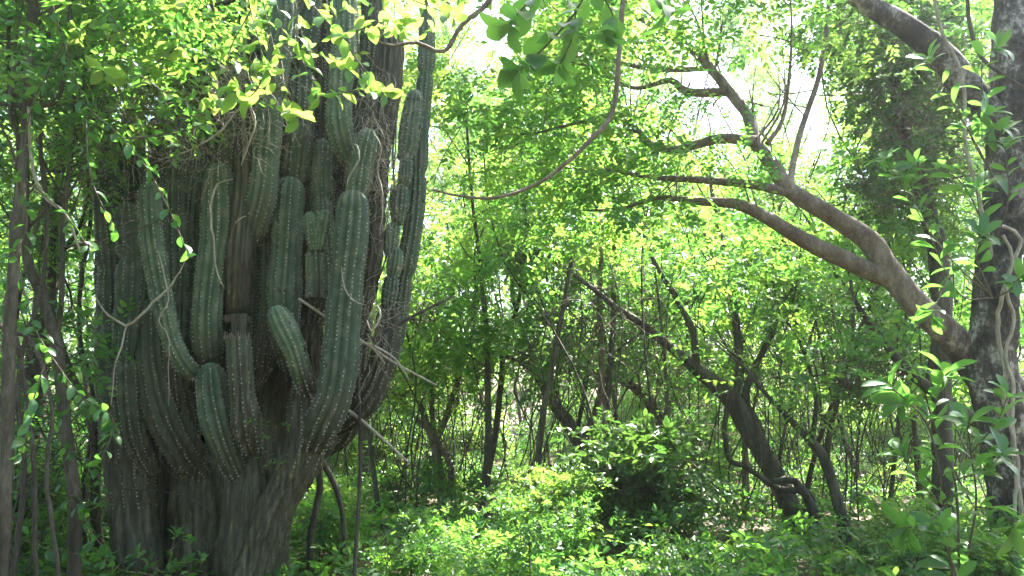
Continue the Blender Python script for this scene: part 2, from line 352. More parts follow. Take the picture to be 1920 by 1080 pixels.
# front and side stems
stem([(588, 838, 24), (602, 795, 33), (624, 740, 35), (640, 655, 34), (650, 560, 33), (655, 450, 33), (660, 356, 31)], 5.55, age=(.55, .35, .15, .1, .15, .25), ribs=9)
stem([(672, 372, 20), (676, 335, 24), (682, 290, 23), (690, 240, 20)], 5.65, age=(.2, .2))
stem([(548, 690, 20), (540, 640, 26), (533, 560, 31), (533, 480, 31), (540, 400, 31), (548, 331, 30)], 5.85, age=(.4, .15, .1, .15), ribs=9)
stem([(550, 350, 24), (553, 320, 29), (560, 220, 28), (570, 100, 27), (578, 0, 26), (584, -120, 24)], 5.9, age=(.15, .25), joints=(.45,))
stem([(580, 735, 15), (570, 705, 20), (553, 652, 22), (528, 606, 23), (512, 574, 22)], 5.55, age=(.7, .3, .1, .1), ribs=8)
stem([(396, 680, 14), (393, 655, 26), (392, 600, 29), (397, 520, 31), (406, 420, 33), (413, 306, 32)], 5.75, age=(.35, .15, .2, .3), ribs=9)
stem([(430, 330, 22), (432, 280, 24), (434, 200, 23), (440, 80, 22)], 5.9, age=(.4, .4), joints=(.3,))
stem([(452, 900, 14), (432, 862, 24), (408, 800, 29), (396, 740, 29), (394, 680, 25)], 5.72, age=(.6, .35, .15, .2), ribs=9)
stem([(478, 848, 16), (466, 805, 26), (454, 735, 25), (446, 665, 24), (444, 634, 24)], 5.6, age=(.7, .6, .55, .5), ribs=8, dome=False)
stem([(449, 650, 13), (447, 615, 15), (446, 590, 16)], 5.68, age=(1, 1), ribs=7, spines=False, dome=False)
stem([(445, 594, 23), (448, 560, 23), (452, 480, 24), (456, 400, 22), (462, 300, 22), (470, 180, 21)], 5.72, age=(1, .8, .9, .8), ribs=8, spines=False)
stem([(470, 455, 14), (476, 430, 26), (487, 370, 29), (496, 290, 28), (512, 190, 27), (528, 70, 26), (536, -40, 25)], 5.7, age=(.6, .15, .2, .3), ribs=9, joints=(.55,))
stem([(590, 560, 22), (591, 520, 22), (592, 460, 19)], 5.7, age=(.6, .2), ribs=8)
stem([(588, 470, 9), (582, 435, 12), (578, 397, 11)], 5.65, ribs=7)
stem([(600, 470, 10), (605, 435, 16), (612, 393, 15)], 5.65, ribs=7)
stem([(582, 740, 26), (582, 640, 25), (586, 560, 24), (596, 450, 26), (606, 330, 27), (614, 200, 26), (622, 60, 25), (630, -60, 24)], 6.1, age=(.9, .8, .7, .6, .5), ribs=9, joints=(.5,), spines=True)
stem([(668, 310, 14), (652, 285, 22), (640, 240, 26), (638, 180, 25), (642, 90, 24), (648, -30, 23)], 5.72, age=(.3, .1, .1, .2), ribs=9)
stem([(655, 640, 24), (680, 540, 27), (694, 420, 28), (710, 270, 28), (728, 140, 26), (738, 60, 24)], 6.0, age=(.7, .8, .9, .95, .85), ribs=10, part_label='grey corky weathered stem')
stem([(612, 800, 24), (650, 788, 25), (688, 752, 27), (714, 690, 27), (724, 620, 26), (728, 570, 22)], 6.25, age=(.85, .7, .6, .7), ribs=9)
stem([(700, 690, 18), (736, 640, 20), (757, 540, 19), (773, 420, 19), (786, 290, 19), (797, 120, 17), (803, 0, 16), (806, -110, 15)], 6.35, age=(.4, .3, .25, .35), ribs=8, joints=(.22, .45, .68, .82))
for rows in ([(757, 302, 12), (766, 280, 19), (771, 230, 20), (776, 168, 17)], [(752, 350, 10), (757, 330, 15), (762, 292, 13)], [(742, 420, 11), (745, 385, 18), (752, 343, 15)],
             [(734, 478, 11), (736, 450, 16), (742, 415, 13)], [(738, 522, 10), (742, 500, 16), (745, 464, 13)], [(726, 580, 12), (731, 550, 16), (739, 514, 13)]):
    stem(rows, 6.05, age=(.3, .15), ribs=9)
stem([(372, 702, 12), (350, 688, 18), (322, 640, 19), (303, 570, 20), (290, 480, 22), (284, 400, 23), (283, 339, 21)], 5.55, age=(.3, .1, .05, .05), ribs=8)
# the shaded stems at the back and on the far left
stem([(385, 892, 20), (345, 850, 34), (312, 785, 36), (294, 700, 34), (286, 620, 30), (282, 560, 26)], 5.95, age=(.7, .5, .35, .3), ribs=9)
for k, (x0, y0, x1, y1, r_, Y_, a_) in enumerate([(245, 800, 240, 380, 28, 5.88, .15), (330, 700, 326, 250, 24, 5.86, .2), (362, 640, 360, 200, 22, 5.95, .25), (500, 640, 508, 120, 21, 5.98, .3), (610, 560, 604, 260, 20, 6.0, .35), (205, 700, 200, 330, 22, 5.95, .1), (462, 640, 455, 130, 20, 6.05, .3), (268, 760, 262, 400, 22, 6.3, .2), (335, 800, 330, 180, 28, 6.25, .15), (352, 820, 362, 120, 26, 6.45, .3),
        (300, 800, 300, 220, 26, 6.6, .2), (470, 800, 488, 60, 26, 6.6, .4), (545, 760, 590, -40, 25, 6.7, .4), (620, 780, 650, -80, 26, 6.55, .5), (660, 760, 700, -60, 24, 6.8, .5),
        (430, 800, 420, 110, 24, 6.5, .5), (395, 800, 388, 90, 26, 6.7, .4), (225, 780, 222, 260, 20, 6.6, .2), (198, 700, 197, 178, 12, 6.4, .1), (640, 720, 672, 130, 20, 6.3, .6), (270, 700, 250, 200, 22, 6.8, .3)]):
    xm = (x0 + x1) / 2 + random.uniform(-8, 8)
    stem([(x0 + (400 - x0) * .25, y0 + 90, r_ * .7), (x0, y0, r_), (xm, (y0 + y1) / 2, r_), (x1, y1 + 40, r_ * .95), (x1, y1, r_ * .9)], Y_, age=(.8, a_, a_, a_), ribs=9, joints=(random.uniform(.25, .5), random.uniform(.55, .85)))
# the rotted ring in the broken stem
mb = MB()
for ph0 in range(64):
    a_ = ph0 / 32 * 6.283; lowr = ph0 < 32; c_ = P(444.5, 634 if lowr else 596, 5.6 if lowr else 5.72); rr_ = 0.084
    p0 = c_ + np.array([rr_ * math.cos(a_), rr_ * math.sin(a_), 0]); hg = random.uniform(0.005, 0.045) * (1 if lowr else -1); o3 = np.array([math.cos(a_), math.sin(a_), 0]) * random.uniform(-.012, .012)
    prism(mb, [p0 - [0, 0, hg * .4], p0 + [0, 0, hg * .5], p0 + o3 + [0, 0, hg]], 0.0085, 0.002)
o = mb.build('torn_rim', M['bark_brown'], cactus, origin=base); o['label'] = 'torn dry rim of the broken stem'; o['kind'] = 'stuff'

# ------------------------------------------------------------------ leaf cluster prototypes (shared mesh data)
def cluster_mesh(name, mat, nsub, per, nl, L, W, splen=0.3, sig=0.17, flat=0.8):
    lf = MB(); tw = MB()
    c = unit(rng.normal(0, 1, (nsub, 3))) * (rng.uniform(0.1, 1, (nsub, 1)) ** 0.5) * np.array([1, 1, flat])
    org = np.repeat(c, per, 0) + rng.normal(0, sig, (nsub * per, 3)) * np.array([1, 1, .7])
    ax = unit(org) * 0.7 + rng.normal(0, 0.6, org.shape) + np.array([0, 0, -0.05])
    sprays(lf, org, ax, rng.uniform(0.7, 1.2, len(org)) * splen, nl, L, W, v0=np.clip(np.repeat(rng.uniform(0, 1, nsub), per) + rng.normal(0, .15, len(org)), 0, 1))
    return lf.mesh(name, mat, smooth=False)
def cluster_twigs(name, nsub=22):
    tw = MB()
    c = unit(rng.normal(0, 1, (nsub, 3))) * (rng.uniform(0.3, 1, (nsub, 1)) ** 0.5) * np.array([1, 1, .8])
    for e in c:
        m_ = e * .5 + rng.normal(0, .1, 3) + np.array([0, 0, -.08]); st = rng.normal(0, .12, 3) + np.array([0, 0, -.35])
        prism(tw, [st, m_, e], 0.009, 0.003)
        for _ in range(4):
            b0 = m_ + (e - m_) * random.random(); e2 = b0 + rng.normal(0, .2, 3); prism(tw, [b0, (b0 + e2) / 2 + rng.normal(0, .03, 3), e2], 0.0035, 0.002)
    return tw.mesh(name, M['twig'])
CL = {'fine': [cluster_mesh('fine_leaves', M['leaf_mid'], 26, 6, 8, 0.11, 0.42, 0.36) for _ in range(3)],
      'mid': [cluster_mesh('ovate_leaves', M['leaf_mid'], 20, 5, 7, 0.16, 0.48, 0.42) for _ in range(4)],
      'pale': [cluster_mesh('pale_leaves', M['leaf_pale'], 20, 5, 7, 0.15, 0.46, 0.42) for _ in range(3)],
      'dark': [cluster_mesh('dark_leaves', M['leaf_dark'], 24, 5, 8, 0.125, 0.5, 0.3, .13) for _ in range(3)],
      'small_mid': [cluster_mesh('limb_leaves', M['leaf_mid'], 7, 3, 7, 0.19, 0.48, 0.55, .25) for _ in range(5)],
      'small_fine': [cluster_mesh('limb_fine_leaves', M['leaf_mid'], 8, 4, 8, 0.15, 0.42, 0.5, .25) for _ in range(4)],
      'small_pale': [cluster_mesh('limb_pale_leaves', M['leaf_pale'], 7, 3, 7, 0.18, 0.48, 0.55, .25) for _ in range(4)]}
TW = [cluster_twigs('crown_twigs') for _ in range(4)]
HOLES = [(1345, 190, 40, 58), (1522, 215, 24, 85), (925, 55, 34, 62)]     # where the crowns stand apart and the sky shows
def in_hole(pos, sc):
    if pos[1] < 5: return False
    dz = (pos - CAM); dep = dz[1] * cP + dz[2] * sP; px = 960 + dz[0] / dep * FPX; py = 540 - (dz[2] * cP - dz[1] * sP) / dep * FPX; e = .85 * sc * FPX / dep
    if pos[1] < 10.9 and any(((px - a) / (c + .6 * e)) ** 2 + ((py - b) / (d + .6 * e)) ** 2 < 1 for a, b, c, d in ((1440, 870, 55, 110), (1350, 735, 60, 50), (1240, 640, 50, 40))): return True   # the clearing before the leaning tree
    return any(((px - a) / (c + e)) ** 2 + ((py - b) / (d + e)) ** 2 < 1 for a, b, c, d in HOLES)
SUNV = np.array(sd); LIT = [np.array([0.28, 8.6, .8]), P(700, 110, 4.7), P(560, 90, 4.7), P(420, 60, 4.8), P(240, 50, 4.9), P(1180, 250, 6.9)]       # the bush in the gap of the canopy
def cluster(parent, kind, pos, sc, name='crown', twigs=True):
    if in_hole(pos, sc): return
    for q in LIT:
        h = pos - q; t = h.dot(SUNV)
        if t > 1.2 and np.linalg.norm(h - SUNV * t) < .55 + sc: return
    org = np.array(parent.location); rot = (random.uniform(-.3, .3), random.uniform(-.3, .3), random.uniform(0, 6.28))
    s3 = (sc * random.uniform(.85, 1.2), sc * random.uniform(.85, 1.2), sc * random.uniform(.75, 1.05))
    o = bpy.data.objects.new(name, random.choice(CL[kind])); C.objects.link(o); o.parent = parent
    o.location = pos - org; o.rotation_euler = rot; o.scale = s3; o['kind'] = 'stuff'
    if twigs:
        o = bpy.data.objects.new('crown_twigs', random.choice(TW)); C.objects.link(o); o.parent = parent
        o.location = pos - org; o.rotation_euler = rot; o.scale = s3; o['kind'] = 'stuff'

def limb_twigs(mb, s, count, ln, r0, tips, lo=0.25, up=0.25):
    """side shoots from a limb (rows x y z r); tips collects their ends"""
    m = len(s)
    for _ in range(count):
        i = int(random.uniform(lo, 0.98) * (m - 1)); p = s[i, :3]; T = unit(s[min(i + 2, m - 1), :3] - s[max(i - 2, 0), :3])
        d = unit(T * 0.6 + rng.normal(0, .6, 3) + np.array([0, 0, up])); l = ln * random.uniform(.6, 1.3); r = min(r0, s[i, 3] * .7)
        q1 = p + d * l * .5 + rng.normal(0, .06, 3) * l; q2 = p + d * l + rng.normal(0, .12, 3) * l
        t = tube(mb, [[*p, r], [*q1, r * .7], [*q2, r * .3]], 0.1, 5, cap=False); tips.append((q2, d))
        for _ in range(2):
            b = t[int(len(t) * random.uniform(.4, .9)), :3]; e = b + unit(d + rng.normal(0, .7, 3)) * l * random.uniform(.3, .6)
            prism(mb, [b, (b + e) / 2 + rng.normal(0, .03, 3), e], r * .4, r * .15); tips.append((e, unit(e - b)))

# ------------------------------------------------------------------ single big leaves (each an object)
def big_leaf(name, mat, W=0.42, bend=0.22, tipw=0.55, ob=0.6):
    mb = MB(); xs = np.array([0, .08, .25, .48, .7, .88, 1.0]); ws = np.array([.012, .02, .34, .5, .46, .26, .01])
    if ob: ws = np.array([.012, .03, .26, .45, .5, .32, .012])
    ws = ws * W; v = []
    for x, w_ in zip(xs, ws):
        z = -bend * x ** 2 * .6 + .05 * math.sin(x * 3.1); v += [(x, w_, z + w_ * .30), (x, 0, z), (x, -w_, z + w_ * .30)]
    q = [[3 * i + j, 3 * i + j + 1, 3 * i + 4 + j, 3 * i + 3 + j] for i in range(6) for j in range(2)]
    mb.add(v, q, None, random.random()); return mb.mesh(name, mat)
LEAF = {'glossy': [big_leaf('glossy_leaf', M['leaf_glossy'], .36, b) for b in (.15, .3, .5)],
        'over': [big_leaf('ovate_leaf', M['leaf_pale'], .56, b, ob=0) for b in (.15, .3, .5)],
        'mid': [big_leaf('green_leaf', M['leaf_mid'], .46, b, ob=0) for b in (.1, .3, .45)],
        'obov': [big_leaf('obovate_leaf', M['leaf_mid'], .58, b) for b in (.15, .3, .45)]}
def put_leaf(parent, kind, p, d, nrm, L):
    d = unit(d); nrm = unit(nrm - d * np.dot(nrm, d)); s = np.cross(nrm, d)
    o = bpy.data.objects.new('leaf', random.choice(LEAF[kind])); C.objects.link(o); o.parent = parent
    q = p - np.array(parent.location)
    mt = Matrix(((d[0] * L, s[0] * L, nrm[0] * L, q[0]), (d[1] * L, s[1] * L, nrm[1] * L, q[1]), (d[2] * L, s[2] * L, nrm[2] * L, q[2]), (0, 0, 0, 1)))
    o.matrix_local = mt
    return o
class Spray:
    """a thing whose leaves are single objects: paths become twigs"""
    def __init__(s, root, kind, L): s.root = root; s.kind = kind; s.L = L; s.mb = MB(); s.n = 0
    def twig(s, path, nleaf, r=0.004, rosette=0, lo=0.2, spread=0.85, droop=-.15):
        sp = tube(s.mb, path, 0.04, 5, cap=False); m = len(sp)
        for k in range(nleaf):
            if s.n >= 290: return sp
            t = lo + (1 - lo) * (k + .5) / nleaf; i = min(int(t * (m - 1)), m - 2); p = sp[i, :3]; T = unit(sp[i + 1, :3] - sp[i, :3])
            sd_ = unit(np.cross(T, [0, 0, 1]) + 1e-3); sg = 1 if k % 2 else -1
            d = T * .6 + sd_ * sg * spread + rng.normal(0, .25, 3) + np.array([0, 0, droop])
            put_leaf(s.root, s.kind, p, d, np.array([0, 0, 1.]) + rng.normal(0, .4, 3), s.L * random.uniform(.65, 1.2)); s.n += 1
        e = sp[-1, :3]; T = unit(sp[-1, :3] - sp[-3, :3])
        for k in range(rosette):
            if s.n >= 290: return sp
            a_ = k * 2.4 + random.random(); x = unit(np.cross(T, [.3, .5, .2])); y = np.cross(T, x)
            out = x * math.cos(a_) + y * math.sin(a_); d = T * random.uniform(.35, 1.2) + out
            put_leaf(s.root, s.kind, e - T * .02 * k * .4, d, T - out * .4 + rng.normal(0, .15, 3), s.L * random.uniform(.7, 1.15)); s.n += 1
        return sp
    def done(s, mat): s.mb.build('twigs', mat, s.root); return s.root

# ------------------------------------------------------------------ big tree on the right
p0 = P(1905, 1120, 6.5)
rt = thing('leaning_limb_tree', 'large tree with grey and black blotched bark and a long arching limb', 'tree', (p0[0], 6.5, 0))
def part_tube(root, name, rows, Y, mat, n=14, step=0.07, rough=0.07, wob=0.15, ground=False, grade=0.0):
    mb = MB(); path = px_path(rows, Y)
    if ground: path = to_ground(path)
    d = unit(path[-1, :3] - path[-2, :3]); r_ = path[-1, 3]
    for k in range(3):                      # run the tip out into a thin shoot
        d = unit(d + rng.normal(0, .28, 3) + np.array([0, 0, .12])); path = np.vstack([path, [*(path[-1, :3] + d * min(.5, 14 * r_ + .1)), r_ * (.62, .38, .15)[k]]])
    s = tube(mb, path, step, n, wob, rough=rough, a=grade); mb.build(name, mat, root); return s
part_tube(rt, 'trunk', [(1925, 1130, 52), (1908, 980, 45), (1886, 840, 42), (1858, 700, 44), (1860, 600, 40), (1870, 480, 37), (1880, 330, 40), (1892, 160, 42), (1900, 0, 38), (1912, -250, 34), (1900, -600, 26, .5), (1850, -1000, 14, 1.0)], 6.5, M['bark_patch'], 22, 0.05, .09, .12, True)
part_tube(rt, 'trunk', [(2005, 1150, 34), (1985, 900, 30), (1955, 600, 25), (1945, 430, 25), (1965, 200, 25), (1980, -100, 22), (2000, -500, 18), (2050, -900, 10)], 6.9, M['bark_patch'], 18, 0.06, .09, .12, True)
tips = []; tmb = MB()
s = part_tube(rt, 'limb', [(1885, 745, 50, .1), (1850, 700, 42, .12), (1808, 656, 31, .08), (1770, 618, 26, .03), (1720, 572, 24.3), (1664, 505, 22.8), (1628, 450, 20.5), (1560, 402, 17.5), (1482, 356, 16.0), (1450, 308, 14.4), (1418, 262, 12.9, .1), (1405, 212, 11.4, .2), (1366, 166, 10.6, .3), (1312, 102, 8.4, .4), (1250, 60, 6.5, .5), (1180, 20, 4.6, .6), (1090, -40, 3.0, .7)], 6.5, M['bark_limb'], 18, grade=lambda t: np.clip(1.25 - t * 7, 0, 1))
limb_twigs(tmb, s, 26, .8, .012, tips, .45)
for rows, k in (([(1668, 525, 16), (1600, 494, 17), (1520, 458, 15), (1450, 415, 13), (1382, 383, 11, .1), (1300, 378, 8, .2), (1238, 372, 5, .3), (1170, 390, 3, .4)], 12),
                ([(1485, 362, 10), (1405, 346, 8), (1320, 338, 7, .1), (1222, 332, 5, .2), (1150, 320, 3, .3)], 10),
                ([(1418, 265, 11), (1350, 260, 10, .1), (1262, 280, 8, .2), (1212, 266, 8, .2), (1165, 216, 7, .3), (1100, 226, 4, .3), (1040, 240, 3, .4)], 14),
                ([(1372, 172, 9, .3), (1290, 172, 8, .3), (1258, 150, 6, .4), (1190, 165, 4, .4)], 8),
                ([(1332, 128, 5, .4), (1250, 130, 5, .4), (1165, 118, 4, .4)], 6),
                ([(1438, 270, 5), (1468, 222, 4), (1482, 120, 3), (1484, 30, 2)], 5),
                ([(1480, 350, 7), (1500, 250, 6, .4), (1540, 120, 5, .7), (1560, -60, 4, 1.0)], 10)):
    s = part_tube(rt, 'limb', rows, 6.5, M['bark_brown'], 10, .06)
    limb_twigs(tmb, s, k, .6, .008, tips, .2)
s = part_tube(rt, 'limb', [(1880, 250, 34), (1836, 192, 30), (1762, 100, 27), (1700, 52, 23), (1600, -12, 19), (1480, -120, 14, .2), (1350, -260, 10, .5), (1200, -380, 6, .8)], 6.5, M['bark_patch'], 16)
limb_twigs(tmb, s, 26, 1.0, .014, tips, .3, .3)
s = part_tube(rt, 'limb', [(1900, -60, 26), (1800, -300, 22, .6), (1650, -500, 16, 1.2), (1450, -700, 9, 2.0)], 6.5, M['bark_patch'], 12)
limb_twigs(tmb, s, 26, 1.2, .014, tips, .25, .3)
tmb.build('twigs', M['bark_brown'], rt, kind='stuff')
for e, d in tips: 
    if random.random() < .6: cluster(rt, random.choice(['small_mid', 'small_fine', 'small_pale']), e + d * .1, random.uniform(.3, .48), twigs=False)
# unseen canopy above the frame, placed to shade the cactus
for k in range(22):
    x = random.uniform(-1.8, 1.8); y = random.uniform(6.5, 11.0); z = 1.6 + y * .53 + random.uniform(.8, 3.0)
    cluster(rt, random.choice(['mid', 'mid', 'fine']), np.array([x, y, z]), random.uniform(.6, 1.0))

for q in ((1.25, 5.0, 6.3), (.9, 4.7, 6.0), (1.6, 5.4, 6.9), (1.0, 5.3, 7.0), (.7, 4.9, 6.6)): cluster(rt, 'mid', np.array(q), .6)  # unseen clusters added to keep the sun off the hanging leaf branch
# ------------------------------------------------------------------ named trees of the middle distance
def simple_tree(name, label, cat, Y, limbs, clusters, kind, mat='bark_dark', group=None, ntw=6, tl=.7, csc=(.35, .6)):
    f = limbs[0][0]; b = P(f[0], f[1], Y)
    root = thing(name, label, cat, (b[0], Y, float(ground_z(b[0], Y))), group); tips = []; tm = MB()
    for k, rows in enumerate(limbs):
        s = part_tube(root, 'trunk' if k == 0 else 'limb', rows, Y, M[mat], 10 if k == 0 else 8, .09, .09, .3, ground=(k == 0))
        limb_twigs(tm, s, ntw, tl, .01, tips, .3 if k == 0 else .2)
    if tm.n: tm.build('twigs', M[mat], root, kind='stuff')
    for e, d in tips:
        if random.random() < clusters: cluster(root, kind, e + d * .15, random.uniform(*csc), twigs=random.random() < .3)
    return root
simple_tree('leaning_tree', 'dark leaning tree with forked limbs hung with vines in the clearing', 'tree', 10.5,
    [[(1500, 1010, 24.0), (1488, 970, 21.6), (1455, 895, 19.2), (1402, 802, 18.4), (1370, 748, 17.6), (1302, 690, 11.2), (1232, 632, 8.8), (1165, 582, 6.4), (1080, 520, 4.0)],
     [(1375, 755, 9.6), (1388, 700, 8.8), (1384, 620, 8.0), (1370, 505, 6.4), (1345, 410, 4.8), (1330, 320, 3.2)],
     [(1306, 692, 8.0), (1300, 622, 7.2), (1272, 562, 6.4), (1232, 500, 4.8), (1210, 440, 3.2)],
     [(1440, 880, 8.0), (1420, 800, 8.0), (1398, 740, 7.2), (1440, 640, 5.6), (1480, 560, 4.0)]], .6, 'small_fine', ntw=7)
simple_tree('bowed_tree', 'thin dark bowed tree forking towards the cactus behind the sunlit bush', 'tree', 13.0,
    [[(1110, 905, 15), (1090, 845, 14), (1066, 800, 13), (1042, 765, 12), (1002, 702, 8), (972, 678, 6), (900, 660, 4)], [(1050, 775, 9), (1030, 715, 7), (1005, 680, 5), (960, 560, 4)], [(1085, 830, 7), (1110, 790, 6), (1130, 720, 4)]], .6, 'small_mid', ntw=6)
simple_tree('crooked_tree', 'slim crooked tree leaning away from the forked vine-hung tree', 'tree', 13.5,
    [[(1292, 905, 14), (1255, 832, 12), (1226, 772, 11), (1190, 732, 8), (1140, 700, 6), (1080, 640, 4)], [(1240, 800, 7), (1270, 730, 6), (1290, 640, 4)]], .5, 'small_fine', ntw=5)
simple_tree('straight_sapling', 'straight thin grey sapling standing in the clearing', 'sapling', 11.0,
    [[(1136, 945, 6), (1133, 860, 5.5), (1130, 700, 5), (1126, 560, 4), (1130, 420, 3)]], .6, 'small_mid', 'bark_brown', ntw=7)
simple_tree('fan_stemmed_tree', 'small tree with several stems fanning from one base beside the cactus', 'tree', 12.0,
    [[(830, 935, 9), (820, 860, 8), (812, 825, 8), (785, 745, 5), (760, 640, 4)], [(814, 840, 6), (850, 740, 5), (880, 640, 3)], [(816, 845, 6), (808, 720, 4), (820, 600, 3)], [(836, 935, 7), (846, 880, 6), (815, 820, 5), (775, 780, 4)]], .6, 'small_pale', 'bark_brown', ntw=5)
simple_tree('slanting_sapling', 'thin dark sapling slanting right above the low ferny scrub', 'sapling', 12.5,
    [[(905, 930, 7), (930, 805, 6), (946, 655, 5), (972, 555, 4), (985, 430, 3)]], .6, 'small_pale', ntw=8)
simple_tree('twisted_tree', 'twisted black stem bending over beside the leaning vine-hung tree', 'tree', 9.0,
    [[(1590, 1015, 15), (1578, 965, 12), (1566, 915, 10), (1545, 855, 10), (1522, 828, 8), (1488, 790, 6), (1440, 740, 4)], [(1550, 860, 6), (1560, 790, 5), (1600, 640, 4), (1590, 480, 3)], [(1522, 828, 5), (1530, 740, 4), (1500, 640, 3)]], .5, 'small_mid', ntw=5)
simple_tree('diagonal_tree', 'dark tree slanting down to the right behind the blotched trunk', 'tree', 9.5,
    [[(1860, 830, 15), (1800, 775, 13), (1705, 698, 10), (1655, 640, 7), (1600, 560, 5)], [(1740, 720, 6), (1750, 640, 6), (1760, 520, 8), (1740, 400, 9), (1690, 250, 9)]], .7, 'small_mid', ntw=8)
# dark vine-smothered mass in the upper right
root = thing('vine_smothered_tree', 'tree smothered in dark small-leaved creepers hanging beside the blotched trunk', 'tree', (*P(1750, 700, 8.6)[:2], 0))
tm = MB(); tips = []
s = part_tube(root, 'trunk', [(1770, 1010, 20), (1765, 800, 18), (1762, 520, 18), (1742, 400, 16), (1700, 250, 14), (1670, 100, 12), (1640, -100, 9)], 8.6, M['bark_dark'], ground=True)
limb_twigs(tm, s, 16, .8, .012, tips, .4); tm.build('twigs', M['bark_dark'], root, kind='stuff')
for px, py, sc in [(1620, 90, .55), (1680, 60, .6), (1560, 60, .5), (1640, 170, .5), (1720, 190, .6), (1680, 270, .55), (1600, 260, .5), (1760, 280, .5), (1700, 370, .5), (1790, 170, .45), (1620, 340, .35), (1750, 100, .6), (1730, 20, .6), (1600, 0, .6)]:
    cluster(root, 'dark', P(px, py, 8.6 + random.uniform(-.5, .5)), sc * 1.05)

# ------------------------------------------------------------------ left thicket trunks
LT = 'trunks of the dark thicket beside the cactus'
tl = [('vine_wrapped_tree', 'shaggy trunk wrapped in twisting vines in the dark thicket', 4.8, [[(5, 1130, 30), (18, 900, 26), (22, 600, 25), (40, 300, 22), (58, 60, 20), (70, -200, 16), (60, -600, 10)], [(40, 300, 10), (10, 180, 9), (65, 30, 9), (120, -120, 6)]], 'bark_dark'),
      ('kinked_tree', 'brown trunk kinked sideways then rising among vines in the thicket', 5.4, [[(145, 1130, 24), (132, 940, 20), (118, 800, 20), (100, 650, 19), (72, 560, 18), (58, 480, 16), (55, 300, 14), (50, 80, 12), (20, -200, 8)], [(105, 670, 8), (125, 560, 9), (128, 380, 8), (150, 150, 6)]], 'bark_dark'),
      ('slender_tree', 'slender trunk rising close against the left flank of the cactus', 6.6, [[(186, 1100, 18), (186, 960, 16), (172, 800, 16), (124, 690, 16), (106, 560, 15), (106, 350, 12), (112, 100, 9), (140, -200, 6)], [(108, 500, 6), (150, 400, 6), (175, 250, 5), (190, 60, 3)]], 'bark_dark'),
      ('thin_dark_tree', 'thin black stem behind the kinked brown trunk', 7.5, [[(45, 1060, 10), (48, 800, 9), (35, 600, 8), (90, 300, 7), (130, 0, 6), (150, -200, 4)]], 'bark_dark'),
      ('forked_thicket_tree', 'thin stem forking low with bright leaves between the thicket and the cactus', 8.2, [[(150, 1010, 8), (160, 800, 8), (140, 600, 7), (165, 400, 6), (150, 150, 5), (170, -100, 4)]], 'bark_brown')]
for nm, lb, Y_, limbs, mt in tl:
    simple_tree(nm, lb, 'tree', Y_, [[(x + 9 * math.sin(y * .021 + x), y, r * (.42 if Y_ < 5 else .55)) for x, y, r in l] for l in limbs], .6, 'small_mid', mt, ntw=16, tl=.7, csc=(.28, .42))
# canopy of the thicket
root = thing('thicket_canopy_tree', 'leafy tree spreading its crown over the top of the cactus', 'tree', (-4.6, 7.6, 0))
tm = MB(); tips = []
s = part_tube(root, 'trunk', [(60, 1040, 22), (70, 700, 20), (120, 300, 18), (150, 0, 16), (200, -300, 12), (260, -700, 8)], 7.6, M['bark_dark'], ground=True)
limb_twigs(tm, s, 10, 1.2, .02, tips, .4)
for rows in ([(150, 0, 10), (260, 40, 8, -.6), (380, 20, 6, -1.2), (500, -30, 4, -1.6)], [(130, 250, 9), (220, 150, 7, -.6), (330, 90, 5, -1.0)], [(200, -300, 10), (450, -350, 8, -.8), (700, -300, 5, -1.2)], [(120, 320, 8), (40, 200, 6, -.6), (-60, 120, 4, -1)]):
    s = part_tube(root, 'limb', rows, 7.6, M['bark_dark'], 8); limb_twigs(tm, s, 12, .7, .01, tips, .2)
tm.build('twigs', M['bark_dark'], root, kind='stuff')
for e, d in tips: cluster(root, random.choice(['small_mid', 'small_pale']), e, random.uniform(.35, .55), twigs=False)
for k in range(16):
    cluster(root, random.choice(['mid', 'fine']), np.array([random.uniform(-5.5, -.5), random.uniform(6.3, 9.0), random.uniform(6.2, 8.6)]), random.uniform(.5, .9))

# ------------------------------------------------------------------ background trees
GAP = [(-600, -350), (700, -260), (850, -160), (885, 50), (955, 70), (1000, -100), (1250, -100), (1285, 60), (1320, 240), (1400, 240), (1430, 0), (1465, 0), (1488, 220), (1555, 280), (1585, 0), (1680, -160), (2500, -350)]
gpx, gpy = zip(*GAP)
BG = {'fine': 'fine mid green', 'mid': 'oval green', 'pale': 'pale yellow-green', 'dark': 'small dark'}
def zone(px, words):
    """where along the thicket something stands, named by the thing next to it"""
    for lim, wd in zip((180, 720, 1000, 1330, 1620, 9999), words):
        if px < lim: return wd
BACK = ('behind the dark thicket trunks', 'beyond the cactus', 'beyond the fan-stemmed tree', 'between the bowed tree and the leaning tree', 'beyond the leaning vine-hung tree', 'beyond the blotched trunk')
LOW = ('under the dark thicket trunks', 'by the foot of the cactus', 'between the cactus and the sunlit bush', 'around the mounded dark bush', 'at the foot of the leaning tree', 'below the blotched trunk')
